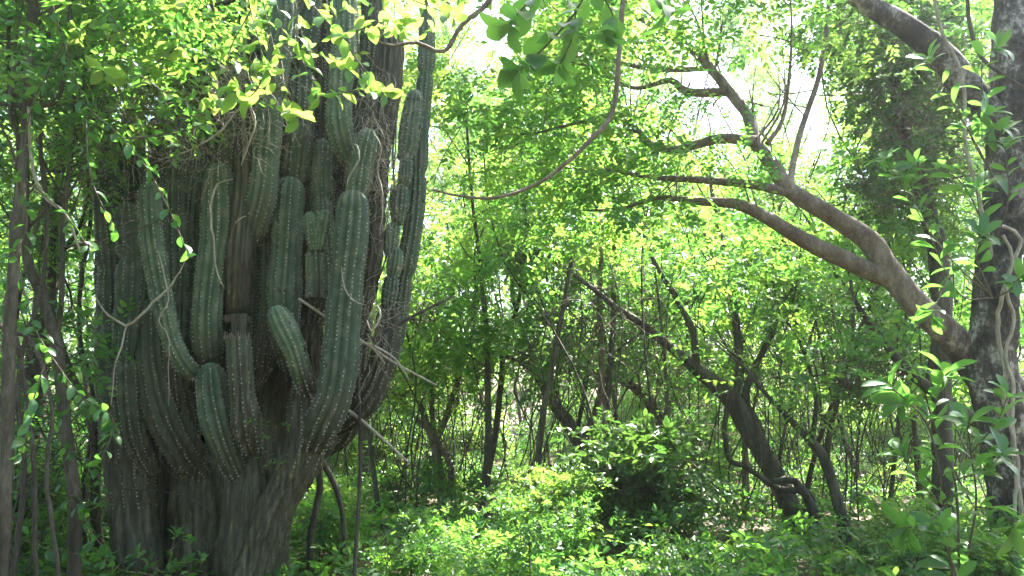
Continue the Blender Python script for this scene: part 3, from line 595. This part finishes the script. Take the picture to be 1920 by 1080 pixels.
def bg_tree(px, Y, kind, dens=1.0, top=None, height=None, zmin=None):
    x = (px - 960) / FPX * Y; g_ = float(ground_z(x, Y))
    near = zmin is not None and height is None; far_ = Y > 24
    where = 'on the side of the clearing facing the cactus' if height else zone(px, BACK)
    lb = ('distant tree with %s leaves %s' if far_ else 'leafy-topped sapling with %s leaves %s' if near else 'slender tree with %s leaves %s') % (BG[kind], where)
    root = thing('background_tree', lb, 'tree', (x, Y, g_), lb)
    pt = np.interp(px, gpx, gpy) + random.uniform(0, 130) if top is None else top
    zt = P(px, pt, Y)[2] if height is None else height; ln = random.uniform(-.42, .42); ly = random.uniform(-.1, .1)
    r0 = random.uniform(.022, .062)
    def at(t): return np.array([x + ln * t * zt * (.4 + .6 * t) + .12 * math.sin(t * 5 + px), Y + ly * t * zt, g_ - .06 + t * (zt - g_ - .2)])
    mb = MB(); tube(mb, [[*at(t), r0 * (1 - .8 * t) * (1.25 if t == 0 else 1)] for t in np.linspace(0, .95, 6)], .18, 7, .4, rough=.05)
    zs = np.arange(random.uniform(1.0, 2.4) if zmin is None else zmin, zt, .85 / dens)
    for z in zs:
        t = z / zt; c = at(t); a_ = random.uniform(0, 6.28); rad = random.uniform(.2, 1.0) * (.5 + 1.0 * math.sin(min(t * 1.15, 1) * 2.6)) * min(1.2, .45 + zt * .08)
        p = c + np.array([math.cos(a_) * rad, math.sin(a_) * rad, random.uniform(-.1, .3)])
        b0 = at(max(t - .08, .05)); prism(mb, [b0, (b0 + p) / 2 + [0, 0, -.05], p], r0 * .3, r0 * .12)
        cluster(root, kind, p, random.uniform(.45, .85), twigs=random.random() < .5)
    mb.build('trunk', M[random.choice(['bark_dark', 'bark_dark', 'bark_brown'])], root)
    return root
kinds = ['fine', 'mid', 'mid', 'pale', 'pale', 'fine', 'dark']
spots = []
for Y_, step, jit in ((13.5, 330, 110), (17, 240, 90), (21.5, 180, 80), (27, 140, 60), (34, 110, 50)):
    for px in np.arange(-250, 2250, step):
        spots.append((px + random.uniform(-jit, jit), Y_ + random.uniform(-1.6, 1.6)))
for px, Y_ in spots:
    bg_tree(px, Y_, random.choice(kinds) if Y_ < 25 else random.choice(['mid', 'pale', 'pale', 'fine']), .8 if Y_ < 20 else 1.0)

for px, Y_, zm in ((740, 10.6, 2.6), (905, 11.2, 2.6), (1010, 10.2, 3.4), (1130, 11.6, 3.0), (1250, 10.6, 3.6), (1400, 11.6, 3.2), (1500, 10.8, 2.6), (1640, 11.2, 2.0), (1010, 12.2, 2.4), (1180, 12.6, 2.2)):
    bg_tree(px, Y_, random.choice(['fine', 'mid', 'mid', 'pale']), 1.15, zmin=zm)
# the wood goes on unseen beside and behind the camera, thickened to block skylight
for x_, y_ in ((-5, -3), (-2, -6), (1.5, -4.5), (5, -3), (7.5, 0), (-8, 1), (-9, 6), (9.5, 5), (-6, -8), (4, -9), (-3.5, -2.5), (3.2, -2.8), (0, -3.2), (-7, -1.2), (-5.8, 2.2)):
    bg_tree(960 + x_ * FPX / max(abs(y_), .5) * (1 if y_ > 0 else -1) if abs(y_) > .5 else 960 + x_ * FPX / .5, y_ if abs(y_) > .5 else .5, random.choice(['mid', 'fine', 'dark']), 2.1, top=None, height=random.uniform(7, 9), zmin=.7)

# far wood, one mass
mb = MB(); N = 26000
px = rng.uniform(-500, 2450, N); yy = rng.uniform(38, 52, N); top = np.interp(px, gpx, gpy) + 60 * np.sin(px * .02) + 40
zt = CAM[2] + yy * ((752 - top) / FPX); z = rng.uniform(0, 1, N) ** .9 * np.maximum(zt, 2)
org = np.stack([(px - 960) / FPX * yy, yy, z], -1)
sprays(mb, org, rng.normal(0, 1, (N, 3)), .7, 5, .34, .5)
o = mb.build('far_wood', M['leaf_pale'], smooth=False); o['kind'] = 'stuff'; tag(o, 'far off sunlit wood seen through the gaps of the thicket', 'wood')

# ------------------------------------------------------------------ hanging vines of the middle distance
mb = MB()
for k in range(380):
    x = random.uniform(-5.5, 7.5); y = random.uniform(9.5, 18)
    if abs(x / y * FPX + 960 - 1000) < 60 and y < 11: continue
    zt = random.uniform(2.5, 6.5); lx = random.uniform(-1.7, 1.7); pts = [np.array([x + lx * t * (.4 + .6 * t) + .28 * math.sin(t * random.uniform(4, 7) + k) + random.uniform(-.1, .1), y + random.uniform(-.1, .1), float(ground_z(x, y)) - .05 + (zt) * t]) for t in np.linspace(0, 1, 7)]
    r_ = random.uniform(.004, .013); tube(mb, [[*p, r_ * random.uniform(.8, 1.2)] for p in pts], .3, 4, .5)
o = mb.build('hanging_vines', M['vine_dark']); o['kind'] = 'stuff'; tag(o, 'many thin dark stems and hanging vines filling the thicket', 'vines')

# ------------------------------------------------------------------ lianas
def liana(name, label, rows, Y, mat='vine_dry', group=None, n=7, wob=.8, cat='vine', ground=False):
    mb = MB(); path = px_path(rows, Y)
    if ground: path = to_ground(path, 1.0)
    tube(mb, path, .05, n, wob, rough=.05); b = path[0, :3]
    o = mb.build(name, M[mat], None, origin=b); o.location = b; return tag(o, label, cat, group)
liana('curving_liana', 'long brown branch hanging down and curving in towards the cactus', [(1185, -120, 6.0), (1168, 0, 5.6), (1160, 100, 5.2), (1148, 210, 4.9), (1108, 262, 4.5), (1060, 310, 3.8), (1000, 350, 3.4), (930, 372, 3.0), (860, 368, 2.5), (812, 356, 1.8)], 5.0, 'bark_brown', cat='branch', wob=.4)
liana('hooked_branch', 'bare hooked branch dipping beside the top of the cactus', [(960, -60, 6), (915, 5, 5.5), (868, 45, 5), (832, 96, 4.5), (780, 80, 4), (735, 86, 3), (690, 70, 2)], 5.0, 'bark_brown', cat='branch', wob=.4)
liana('looping_vine', 'dark vine looping down from the leaning tree trunk', [(1390, 640, 5), (1375, 720, 5), (1362, 800, 5), (1375, 850, 5), (1410, 865, 5), (1460, 905, 6), (1510, 915, 7), (1530, 965, 8), (1520, 1040, 9)], 10.0, 'vine_dark')
liana('arched_vine', 'thick black vine arching near the ground beside the leaning tree', [(1448, 905, 5), (1480, 905, 7), (1508, 940, 8), (1522, 985, 10), (1528, 1040, 12)], 9.4, 'vine_dark')
liana('twisted_vine', 'pale twisted vine clinging to the blotched trunk', [(1862, 430, 2.7), (1885, 425, 3.4), (1912, 450, 3.4), (1895, 520, 3.4), (1880, 600, 4.1), (1893, 680, 4.8), (1888, 740, 4.8), (1905, 800, 4.8), (1912, 900, 4.8), (1918, 1000, 4.8)], 6.2, 'vine_dry', wob=1.5)
liana('twisted_vine', 'second thinner vine strand twined along the blotched trunk', [(1880, 440, 3), (1896, 480, 3), (1884, 540, 3.4), (1894, 600, 3.4), (1882, 670, 3.6), (1898, 730, 3.6), (1892, 800, 3.6), (1908, 880, 3.4), (1902, 960, 3.2), (1912, 1060, 3)], 6.16, 'vine_dry', wob=1.5)
liana('slack_vine', 'thin pale vine crossing in front of the smothered tree to the blotched trunk', [(1748, -20, 3), (1765, 60, 3.4), (1800, 140, 3.6), (1806, 260, 3.6), (1822, 330, 3.6), (1846, 420, 3.4), (1860, 480, 3)], 6.2, 'vine_dry')
liana('upper_vine', 'thin dark vine swinging across the pale upper part of the blotched trunk', [(1812, -30, 4), (1822, 50, 4), (1845, 105, 4), (1880, 135, 4), (1920, 165, 4), (1960, 180, 4)], 6.1, 'vine_dark')
for k, (rows, lb) in enumerate([([(560, 560, 2.6), (680, 640, 2.6), (740, 680, 2.2), (818, 722, 1.6)], 'pale straight dry cane poking out of the cactus, the longest of its bundle'),
        ([(640, 640, 2.4), (690, 645, 2.2), (740, 672, 1.8), (768, 714, 1.3)], 'pale dry cane drooping below the longest cane of the bundle'),
        ([(650, 630, 2.2), (675, 640, 2.0), (700, 655, 1.8), (722, 682, 1.3)], 'short pale dry cane at the foot of the bundle on the cactus')]):
    liana('dry_cane', lb, rows, 5.65, wob=.2, cat='cane')
liana('dark_cane', 'dark stick slanting up from the cactus towards the clearing', [(690, 640, 4), (740, 612, 3.5), (800, 580, 3), (850, 556, 2)], 6.0, 'vine_dark', cat='stick', wob=.3)
liana('fallen_cane', 'thin dead cane slanting down from the lower bend of a stem', [(640, 760, 3), (680, 790, 3), (720, 825, 2.6), (765, 866, 2)], 5.9, 'vine_dry', cat='cane', wob=.3)
liana('hanging_root', 'thin straight aerial root hanging beside the cactus to the ground', [(664, 1110, 3.5), (670, 1000, 3.5), (676, 840, 3.3), (672, 700, 3), (668, 640, 3)], 5.9, 'vine_dark', ground=True, wob=.3)
liana('leaning_pole', 'dark crooked stem standing just beyond the foot of the cactus', [(590, 1010, 6), (602, 920, 6), (600, 860, 7), (612, 800, 6), (625, 720, 5)], 7.2, 'vine_dark', ground=True, cat='sapling')
liana('leaning_pole', 'dark curved stem crossing the crooked one beyond the cactus foot', [(640, 1000, 4), (632, 940, 5), (612, 880, 6), (590, 840, 4), (585, 760, 3)], 7.3, 'vine_dark', ground=True, cat='sapling')
# vines of the thicket
for rows, Y_, lb in (([(70, 1090, 4), (62, 800, 4.5), (30, 560, 5), (45, 300, 4.5), (20, 100, 4), (40, -80, 4)], 5.0, 'dark vine winding up in front of the shaggy thicket trunk'),
        ([(20, 1090, 5), (45, 900, 5), (38, 700, 5), (75, 560, 4), (90, 420, 4), (80, 200, 4), (110, -60, 3)], 5.2, 'vine crossing the kinked trunk in the thicket'),
        ([(110, 1090, 4), (88, 900, 4), (96, 760, 4), (60, 640, 4), (10, 620, 4), (-40, 560, 4)], 4.9, 'vine sagging sideways across the foot of the thicket'),
        ([(52, 200, 3), (60, 320, 3.4), (85, 372, 3), (120, 400, 3), (150, 470, 2)], 4.7, 'pale thin vine curling off the shaggy thicket trunk'),
        ([(-20, 190, 5), (60, 195, 5), (110, 180, 5), (125, 100, 4), (135, 0, 4), (150, -60, 4)], 4.8, 'dark vine bending upward across the top of the thicket'),
        ([(160, 1060, 4), (155, 900, 4), (178, 760, 4), (150, 600, 4), (170, 420, 4), (160, 240, 3)], 6.9, 'thin vine climbing between the thicket and the cactus')):
    liana('thicket_vine', lb, rows, Y_, 'vine_dry' if 'pale' in lb else 'vine_dark', ground=rows[0][1] > 1000)
# dry vines over the cactus
dv = [([(180, 556, 3), (205, 590, 3.4), (238, 608, 4), (268, 585, 4.5), (300, 552, 4.5), (330, 520, 3), (350, 480, 2.4)], 'forked pale vine hanging across the dark stems beside the domed curved stem'),
      ([(238, 608, 3.4), (226, 650, 3), (214, 700, 2.6), (208, 760, 2)], 'pale vine trailing down the dark trunk of the cactus'),
      ([(440, 336, 3), (412, 345, 3.4), (398, 385, 3.4), (400, 440, 3.2), (406, 500, 3), (420, 540, 2.6)], 'pale vine curling down the face of a broad upright stem'),
      ([(470, 190, 3), (478, 230, 3), (470, 270, 3), (452, 310, 2.6)], 'pale crooked twig hanging between two upper stems'),
      ([(300, 300, 2.4), (360, 280, 3), (420, 240, 3), (450, 200, 3), (500, 170, 2.6), (540, 150, 2.4)], 'pale bare twig rising across the upper stems'),
      ([(655, 270, 2.4), (668, 272, 2.6), (672, 300, 2.6), (655, 330, 2.4), (650, 352, 2)], 'small pale tendril looped on the upper stem'),
      ([(700, 250, 2.4), (715, 280, 2.4), (708, 320, 2.4), (718, 370, 2.4), (712, 440, 2.2)], 'pale dry root running down the grey corky stem'),
      ([(640, 500, 2.4), (645, 540, 2.4), (662, 562, 2.4), (685, 572, 2)], 'short pale twig stuck across the big curved front stem'),
      ([(440, 420, 2), (452, 410, 2.2), (462, 405, 1.6)], 'tiny pale thorny twig between two middle stems'),
      ([(296, 470, 2.4), (310, 520, 2.4), (318, 560, 2.4), (300, 600, 2.4), (318, 640, 2), (316, 760, 1.6)], 'thin hanging vine dangling past the domed curved stem'),
      ([(690, 590, 2.6), (705, 570, 3), (712, 590, 3), (696, 620, 3), (688, 600, 2)], 'curled pale root knotted on the stems by the canes')]
for rows, lb in dv: liana('dry_vine', lb, [(x, y, r * (.62 if 0 < i < len(rows) - 1 else .3)) for i, (x, y, r) in enumerate(rows)], 5.36, wob=2.6, n=5)
# tangles of hair-thin dry roots, one mass each
def tangle(label, cx, cy, sx, sy, Y, count, seed, step=.06, r=.0028, mat='vine_dry', dy=.06, name='dry_root_tangle'):
    mb = MB(); rg = np.random.default_rng(seed)
    for k in range(count):
        p = P(cx + rg.normal(0, sx), cy + rg.normal(0, sy), Y + rg.normal(0, dy)); d = unit(rg.normal(0, 1, 3)); pts = [p]
        for _ in range(7): d = unit(d + rg.normal(0, .55, 3) + np.array([0, 0, -.12])); pts.append(pts[-1] + d * step * np.array([1, .35 if dy < .1 else 1, 1]))
        prism(mb, pts, r, r * .5)
    o = mb.build(name, M[mat]); o['kind'] = 'stuff'; tag(o, label, 'dry roots' if 'root' in name else 'twigs')
tangle('tangle of hair-thin dry roots on the grey corky stem', 700, 280, 26, 95, 5.72, 120, 1)
tangle('tangle of dry twigs caught among the upper middle stems', 420, 190, 75, 50, 5.5, 150, 2)
tangle('tangle of dry twigs over the shaded left stems', 280, 250, 60, 90, 5.6, 120, 3)
tangle('tangle of dry roots where the pale canes leave the cactus', 700, 600, 14, 32, 5.75, 50, 4)

for a_ in (('brown tangle of dead twigs hanging above the thin bowed tree', 1085, 610, 55, 75, 10.6, 150, 11), ('brown tangle of dead twigs behind the leaning forked tree', 1290, 700, 75, 60, 11.6, 170, 12), ('tangle of dark dead twigs low beside the cactus clearing', 860, 860, 90, 50, 11.8, 170, 13),
           ('tangle of dark twigs between the leaning tree and the blotched trunk', 1600, 760, 90, 110, 9.8, 200, 14), ('dead twigs caught in the creepers of the smothered tree', 1740, 230, 60, 90, 8.0, 120, 15), ('tangle of dark twigs low in the shaded thicket', 90, 780, 60, 170, 6.2, 170, 16)):
    tangle(*a_, step=.15, r=.0055, mat='vine_dark' if 'dark' in a_[0] else 'bark_brown', dy=.35, name='dead_twig_tangle')
# ------------------------------------------------------------------ foreground sprays with single leaves
def pxp(px, py, Y, r): p = P(px, py, Y); return [*p, r]
# large leaves hanging at the top
root = thing('hanging_leaf_branch', 'branch of large soft green leaves hanging against the bright sky', 'branch', P(1120, -60, 3.6))
sp = Spray(root, 'obov', .15)
sp.twig([pxp(1120, -60, 3.6, .007), pxp(1080, 20, 3.6, .006), pxp(1020, 90, 3.55, .005), pxp(975, 130, 3.5, .004)], 16, rosette=5)
sp.twig([pxp(1100, -30, 3.6, .005), pxp(1000, 0, 3.5, .004), pxp(955, 45, 3.45, .003)], 10, rosette=6)
sp.twig([pxp(1080, 20, 3.6, .005), pxp(1070, 80, 3.6, .004), pxp(1050, 120, 3.6, .003)], 8, rosette=6)
sp.twig([pxp(1110, -40, 3.6, .005), pxp(1150, 30, 3.6, .004), pxp(1140, 60, 3.6, .003)], 8, rosette=5)
sp.twig([pxp(1130, -80, 3.6, .005), pxp(1220, -20, 3.7, .004), pxp(1250, 20, 3.7, .003)], 10, rosette=4)
sp.done(M['twig'])
# sunlit sprays over the cactus top
root = thing('sunlit_leaf_spray', 'sprays of sunlit yellow-green leaves hanging over the cactus stems', 'branch', P(430, -160, 4.6))
sp = Spray(root, 'over', .125)
for a_, b_, c_, nl in (((430, -160), (560, -20), (640, 70), 12), ((640, 70), (690, 140), (720, 175), 7), ((560, -20), (560, 90), (600, 180), 10), ((430, -160), (470, 20), (500, 130), 12), ((470, 20), (430, 100), (440, 170), 8),
        ((430, -160), (340, -10), (330, 90), 12), ((640, 70), (720, 40), (760, 50), 8), ((600, 180), (640, 175), (690, 165), 7), ((500, 130), (540, 190), (560, 220), 7), ((430, -160), (600, -80), (720, -20), 12), ((330, 90), (290, 120), (240, 150), 9),
        ((340, -10), (230, 10), (150, 60), 12), ((230, 10), (200, 90), (190, 130), 8), ((720, -20), (800, 10), (850, 30), 8), ((500, 130), (470, 180), (400, 190), 8), ((560, 90), (620, 110), (650, 130), 7)):
    z0 = 4.6 + random.uniform(-.15, .15)
    sp.twig([pxp(*a_, 4.6, .005), pxp(*b_, z0, .004), pxp(*c_, z0 - .1, .002)], nl, rosette=4)
sp.done(M['twig'])
root = thing('upper_leaf_spray', 'dense bright green sprays arching over the top of the cactus', 'branch', P(300, -220, 5.0))
sp = Spray(root, 'over', .09)
for k in range(24):
    x_ = 110 + k * 31 + random.uniform(-20, 20); y_ = random.uniform(-10, 130)
    sp.twig([pxp(300 + k * 12, -220, 5.0, .006), pxp(x_ - 25, y_ - 110, 5.0, .004), pxp(x_, y_, 4.95 + random.uniform(-.1, .1), .002)], 9, rosette=3, lo=.3)
sp.done(M['twig'])
# leaves in front of the left edge
root = thing('thicket_leaf_spray', 'sprigs of green leaves hanging in front of the dark stems and thicket', 'branch', P(60, -120, 4.4))
sp = Spray(root, 'mid', .09)
for a_, b_, c_, nl in (((60, -120), (120, 80), (160, 200), 16), ((160, 200), (230, 260), (280, 320), 9), ((120, 80), (60, 200), (40, 330), 12), ((160, 200), (170, 330), (215, 430), 10), ((40, 330), (50, 420), (30, 480), 8), ((230, 260), (330, 250), (390, 230), 8),
        ((60, -120), (200, 20), (260, 140), 14), ((260, 140), (320, 180), (350, 190), 8), ((40, 330), (120, 400), (170, 470), 10), ((30, 480), (60, 600), (90, 660), 9), ((280, 320), (320, 400), (350, 470), 8), ((90, 660), (150, 740), (200, 770), 12), ((90, 660), (60, 760), (40, 850), 12), ((200, 770), (215, 800), (190, 860), 8)):
    sp.twig([pxp(*a_, 4.4, .005), pxp(*b_, 4.4 + random.uniform(-.1, .1), .004), pxp(*c_, 4.35, .002)], nl, rosette=2)
sp.done(M['twig'])
root = thing('low_thicket_spray', 'straggling leafy sprigs low in front of the thicket trunks', 'branch', P(20, 520, 5.3))
sp = Spray(root, 'mid', .085)
for a_, b_, c_, nl in (((20, 520), (60, 640), (110, 700), 10), ((110, 700), (150, 760), (205, 800), 10), ((60, 640), (30, 760), (60, 860), 12), ((60, 860), (110, 900), (150, 960), 10), ((60, 860), (20, 930), (40, 1010), 10), ((110, 700), (100, 800), (130, 850), 10), ((130, 850), (180, 880), (190, 940), 8),
        ((20, 520), (-10, 640), (10, 720), 10), ((10, 720), (80, 770), (110, 780), 8), ((40, 1010), (90, 1030), (150, 1040), 9), ((150, 760), (170, 700), (190, 720), 8), ((150, 960), (180, 1010), (210, 1040), 8), ((20, 520), (90, 560), (150, 590), 9), ((150, 590), (180, 640), (170, 690), 8), ((60, 640), (20, 660), (-20, 700), 8)):
    sp.twig([pxp(*a_, 5.3, .005), pxp(*b_, 5.3 + random.uniform(-.1, .1), .004), pxp(*c_, 5.25, .002)], nl, rosette=3)
sp.done(M['twig'])
# glossy shrub in front of the right tree
def bush(name, label, cat, stems, kind, L, Y, mat='twig', group=None):
    f = P(stems[0][0][0], stems[0][0][1], Y); root = thing(name, label, cat, (f[0], Y, float(ground_z(f[0], Y)))); sp = Spray(root, kind, L)
    for k, st in enumerate(stems):
        path = np.array([pxp(x, y, Y + dy, r / 1000) for x, y, r, dy in st[:-1]])
        if st[-1][2]: path = to_ground(path, 1.1)
        sp.twig(path, st[-1][0], rosette=st[-1][1], lo=.35 if st[-1][2] else .15, spread=.8, droop=.05)
    sp.done(M[mat]); return root
bush('glossy_shrub', 'shrub with rosettes of long glossy leaves in front of the blotched trunk', 'shrub', [
    [(1790, 1120, 9, 0), (1770, 950, 8, 0), (1740, 800, 6, -.1), (1665, 720, 4, -.2), (14, 7, 1)],
    [(1800, 1120, 9, 0), (1790, 900, 7, 0), (1740, 780, 5, 0), (1690, 755, 3, -.1), (12, 8, 1)],
    [(1800, 1120, 9, .1), (1830, 950, 7, .1), (1820, 850, 5, .1), (1815, 790, 3, 0), (12, 8, 1)],
    [(1770, 950, 6, 0), (1720, 900, 4, 0), (1690, 850, 3, 0), (10, 8, 0)], [(1790, 900, 6, 0), (1850, 880, 4, -.1), (1880, 850, 3, -.2), (10, 8, 0)],
    [(1740, 800, 5, -.1), (1760, 740, 4, -.2), (1770, 700, 3, -.2), (8, 8, 0)], [(1830, 950, 6, 0), (1880, 960, 4, -.2), (1900, 990, 3, -.3), (10, 7, 0)], [(1770, 950, 6, 0), (1740, 980, 4, -.2), (1700, 990, 3, -.3), (10, 7, 0)],
    [(1800, 1120, 8, 0), (1780, 1040, 5, -.2), (1760, 1000, 3, -.3), (10, 7, 1)], [(1820, 850, 5, .1), (1870, 790, 4, 0), (1890, 740, 3, -.1), (8, 6, 0)]], 'glossy', .175, 5.0)
root = thing('perched_leaf_branch', 'branch with rosettes of long glossy leaves sprouting from the blotched trunk', 'branch', P(1862, 560, 6.1)); sp = Spray(root, 'glossy', .17)
for a_, b_, c_ in (((1862, 560), (1800, 500), (1745, 590)), ((1862, 560), (1790, 540), (1700, 330)), ((1862, 330), (1820, 250), (1850, 210)), ((1862, 330), (1830, 270), (1740, 110)), ((1862, 460), (1800, 340), (1715, 310)), ((1862, 300), (1880, 240), (1860, 240)), ((1862, 460), (1840, 420), (1830, 350)),
        ((1862, 560), (1830, 480), (1840, 440)), ((1862, 560), (1770, 470), (1660, 300)), ((1862, 330), (1840, 130), (1870, 90)), ((1862, 460), (1890, 380), (1885, 270)), ((1862, 560), (1900, 540), (1910, 520))):
    sp.twig([pxp(*a_, 6.15, .007), pxp(*b_, 5.95, .005), pxp(*c_, 5.8, .003)], 9, rosette=8, lo=.4, droop=.1)
sp.done(M['twig'])
bush('cactus_seedling_plant', 'small leafy plant growing at the foot of the cactus', 'plant', [
    [(320, 1100, 4, 0), (318, 1050, 3, 0), (330, 1000, 2, 0), (8, 5, 1)], [(320, 1100, 4, 0), (350, 1050, 3, -.1), (355, 1010, 2, -.1), (8, 5, 1)], [(320, 1100, 4, 0), (280, 1060, 3, -.1), (255, 1040, 2, -.2), (9, 5, 1)], [(320, 1100, 4, 0), (370, 1070, 3, -.1), (380, 1050, 2, -.1), (8, 4, 1)], [(310, 1100, 4, -.2), (230, 1070, 3, -.2), (190, 1040, 2, -.2), (10, 5, 1)]], 'mid', .075, 5.2)
root = thing('cactus_creeper', 'little creeper with lobed green leaves clinging to the middle of the cactus trunk', 'creeper', P(500, 880, 5.55)); sp = Spray(root, 'mid', .045)
for a_, b_, c_ in (((500, 880), (505, 830), (500, 790)), ((505, 830), (525, 795), (540, 800)), ((505, 830), (480, 790), (470, 790)), ((500, 880), (510, 860), (525, 870)), ((500, 880), (490, 870), (500, 820))):
    sp.twig([pxp(*a_, 5.55, .003), pxp(*b_, 5.5, .002), pxp(*c_, 5.48, .0015)], 4, rosette=3)
sp.done(M['twig'])

# ------------------------------------------------------------------ undergrowth
SH = {'mid': [cluster_mesh('shrub_leaves', M['leaf_mid'], 20, 4, 7, .18, .5, .42, .2) for _ in range(3)], 'pale': [cluster_mesh('shrub_pale_leaves', M['leaf_pale'], 20, 4, 7, .17, .52, .42, .2) for _ in range(3)], 'dark': [cluster_mesh('shrub_dark_leaves', M['leaf_dark'], 22, 4, 7, .16, .55, .4, .2) for _ in range(3)]}
CL.update({'shrub_' + k: v for k, v in SH.items()})
def shrub(px, Y, h, rad, kind, label, group, name='undergrowth_shrub', nc=4):
    x = (px - 960) / FPX * Y; g_ = float(ground_z(x, Y)); root = thing(name, label, 'shrub', (x, Y, g_), group); mb = MB()
    for k in range(nc):
        a_ = random.uniform(0, 6.28); q = random.uniform(.1, .8) * rad; p = np.array([x + math.cos(a_) * q, Y + math.sin(a_) * q * .7, g_ + h * random.uniform(.35, .85)])
        cluster(root, kind, p, random.uniform(.45, .65) * rad, name='foliage', twigs=True)
        tube(mb, [[x + random.uniform(-.05, .05), Y, g_ - .05, .012], [*((p + [x, Y, g_]) / 2 + rng.normal(0, .05, 3)), .009], [*p, .005]], .1, 5)
    mb.build('stems', M['twig'], root)
shrub(1010, 8.6, 1.0, .5, 'shrub_pale', 'pale broad-leaved bush standing in the patch of sun', None, 'sunlit_bush', 6)
shrub(1220, 9.2, 1.15, .95, 'shrub_dark', 'rounded dark green bush mounded beside the sunlit pale bush', None, 'mounded_bush', 9)
for k in range(120):
    Y_ = 5.6 + 14 * random.random() ** 1.5; px = random.uniform(-150, 2050)
    if Y_ < 7.2 and 120 < px < 680: Y_ += 2.2
    if 1330 < px < 1640 and Y_ < 10.8: px += 310
    kd = random.choice(['mid', 'mid', 'pale', 'dark']); h = random.uniform(.45, .85) 
    lb = 'low %s leafy shrub %s' % ({'mid': 'mid green', 'pale': 'pale green', 'dark': 'dark green'}[kd], zone(px, LOW))
    shrub(px, Y_, h, random.uniform(.26, .5), 'shrub_' + kd, lb, lb, nc=3)
for px, Y_ in ((-30, 6.2), (40, 7.0), (95, 6.4), (150, 7.4), (10, 8.6), (110, 9.0), (190, 8.4), (-60, 7.6)):
    shrub(px, Y_, random.uniform(.8, 1.4), .55, 'shrub_mid', 'tall leafy shrub filling the foot of the dark thicket', 'shrubs at the foot of the thicket', 'thicket_shrub', 5)
for k in range(46):
    kd = random.choice(['mid', 'pale', 'pale']); Y_ = random.uniform(13, 27)
    px = random.uniform(-100, 2020); lb = 'tall %s shrub %s' % ({'mid': 'mid green', 'pale': 'pale green'}[kd], zone(px, BACK))
    shrub(px, Y_, random.uniform(.9, 1.9), random.uniform(.8, 1.2), kd, lb, lb, 'far_shrub', 4)
# ground cover and litter
mb = MB(); N = 16000; y = 5.5 + rng.uniform(0, 1, N) ** 1.3 * 24; x = rng.uniform(-1, 1, N) * (3 + y * .72); z = ground_z(x, y) + rng.uniform(.03, .4, N)
sprays(mb, np.stack([x, y, z], -1), np.stack([rng.normal(0, 1, N), rng.normal(0, 1, N), rng.uniform(0, .7, N)], -1), .25, 6, .085, .55)
o = mb.build('ground_cover', M['leaf_mid'], smooth=False); o['kind'] = 'stuff'; tag(o, 'low creeping green plants covering the forest floor', 'ground cover')

# ------------------------------------------------------------------ thin haze added for milky distance and veiling lens glare
mb = MB(); x0, x1, y0, y1, z0, z1 = -70, 70, -14, 62, -2.0, 34
mb.add([(x0, y0, z0), (x1, y0, z0), (x1, y1, z0), (x0, y1, z0), (x0, y0, z1), (x1, y0, z1), (x1, y1, z1), (x0, y1, z1)],
       [[3, 2, 1, 0], [4, 5, 6, 7], [0, 1, 5, 4], [1, 2, 6, 5], [2, 3, 7, 6], [3, 0, 4, 7]])
m, t, o_ = newmat('haze')
v = t.nodes.new('ShaderNodeVolumePrincipled'); v.inputs['Color'].default_value = (.92, .96, 1, 1); v.inputs['Density'].default_value = .0010; v.inputs['Anisotropy'].default_value = .68
t.links.new(v.outputs[0], o_.inputs['Volume'])
o = mb.build('haze', m, smooth=False); o['kind'] = 'stuff'; tag(o, 'thin haze added for milky distance and glare over the clearing', 'haze')
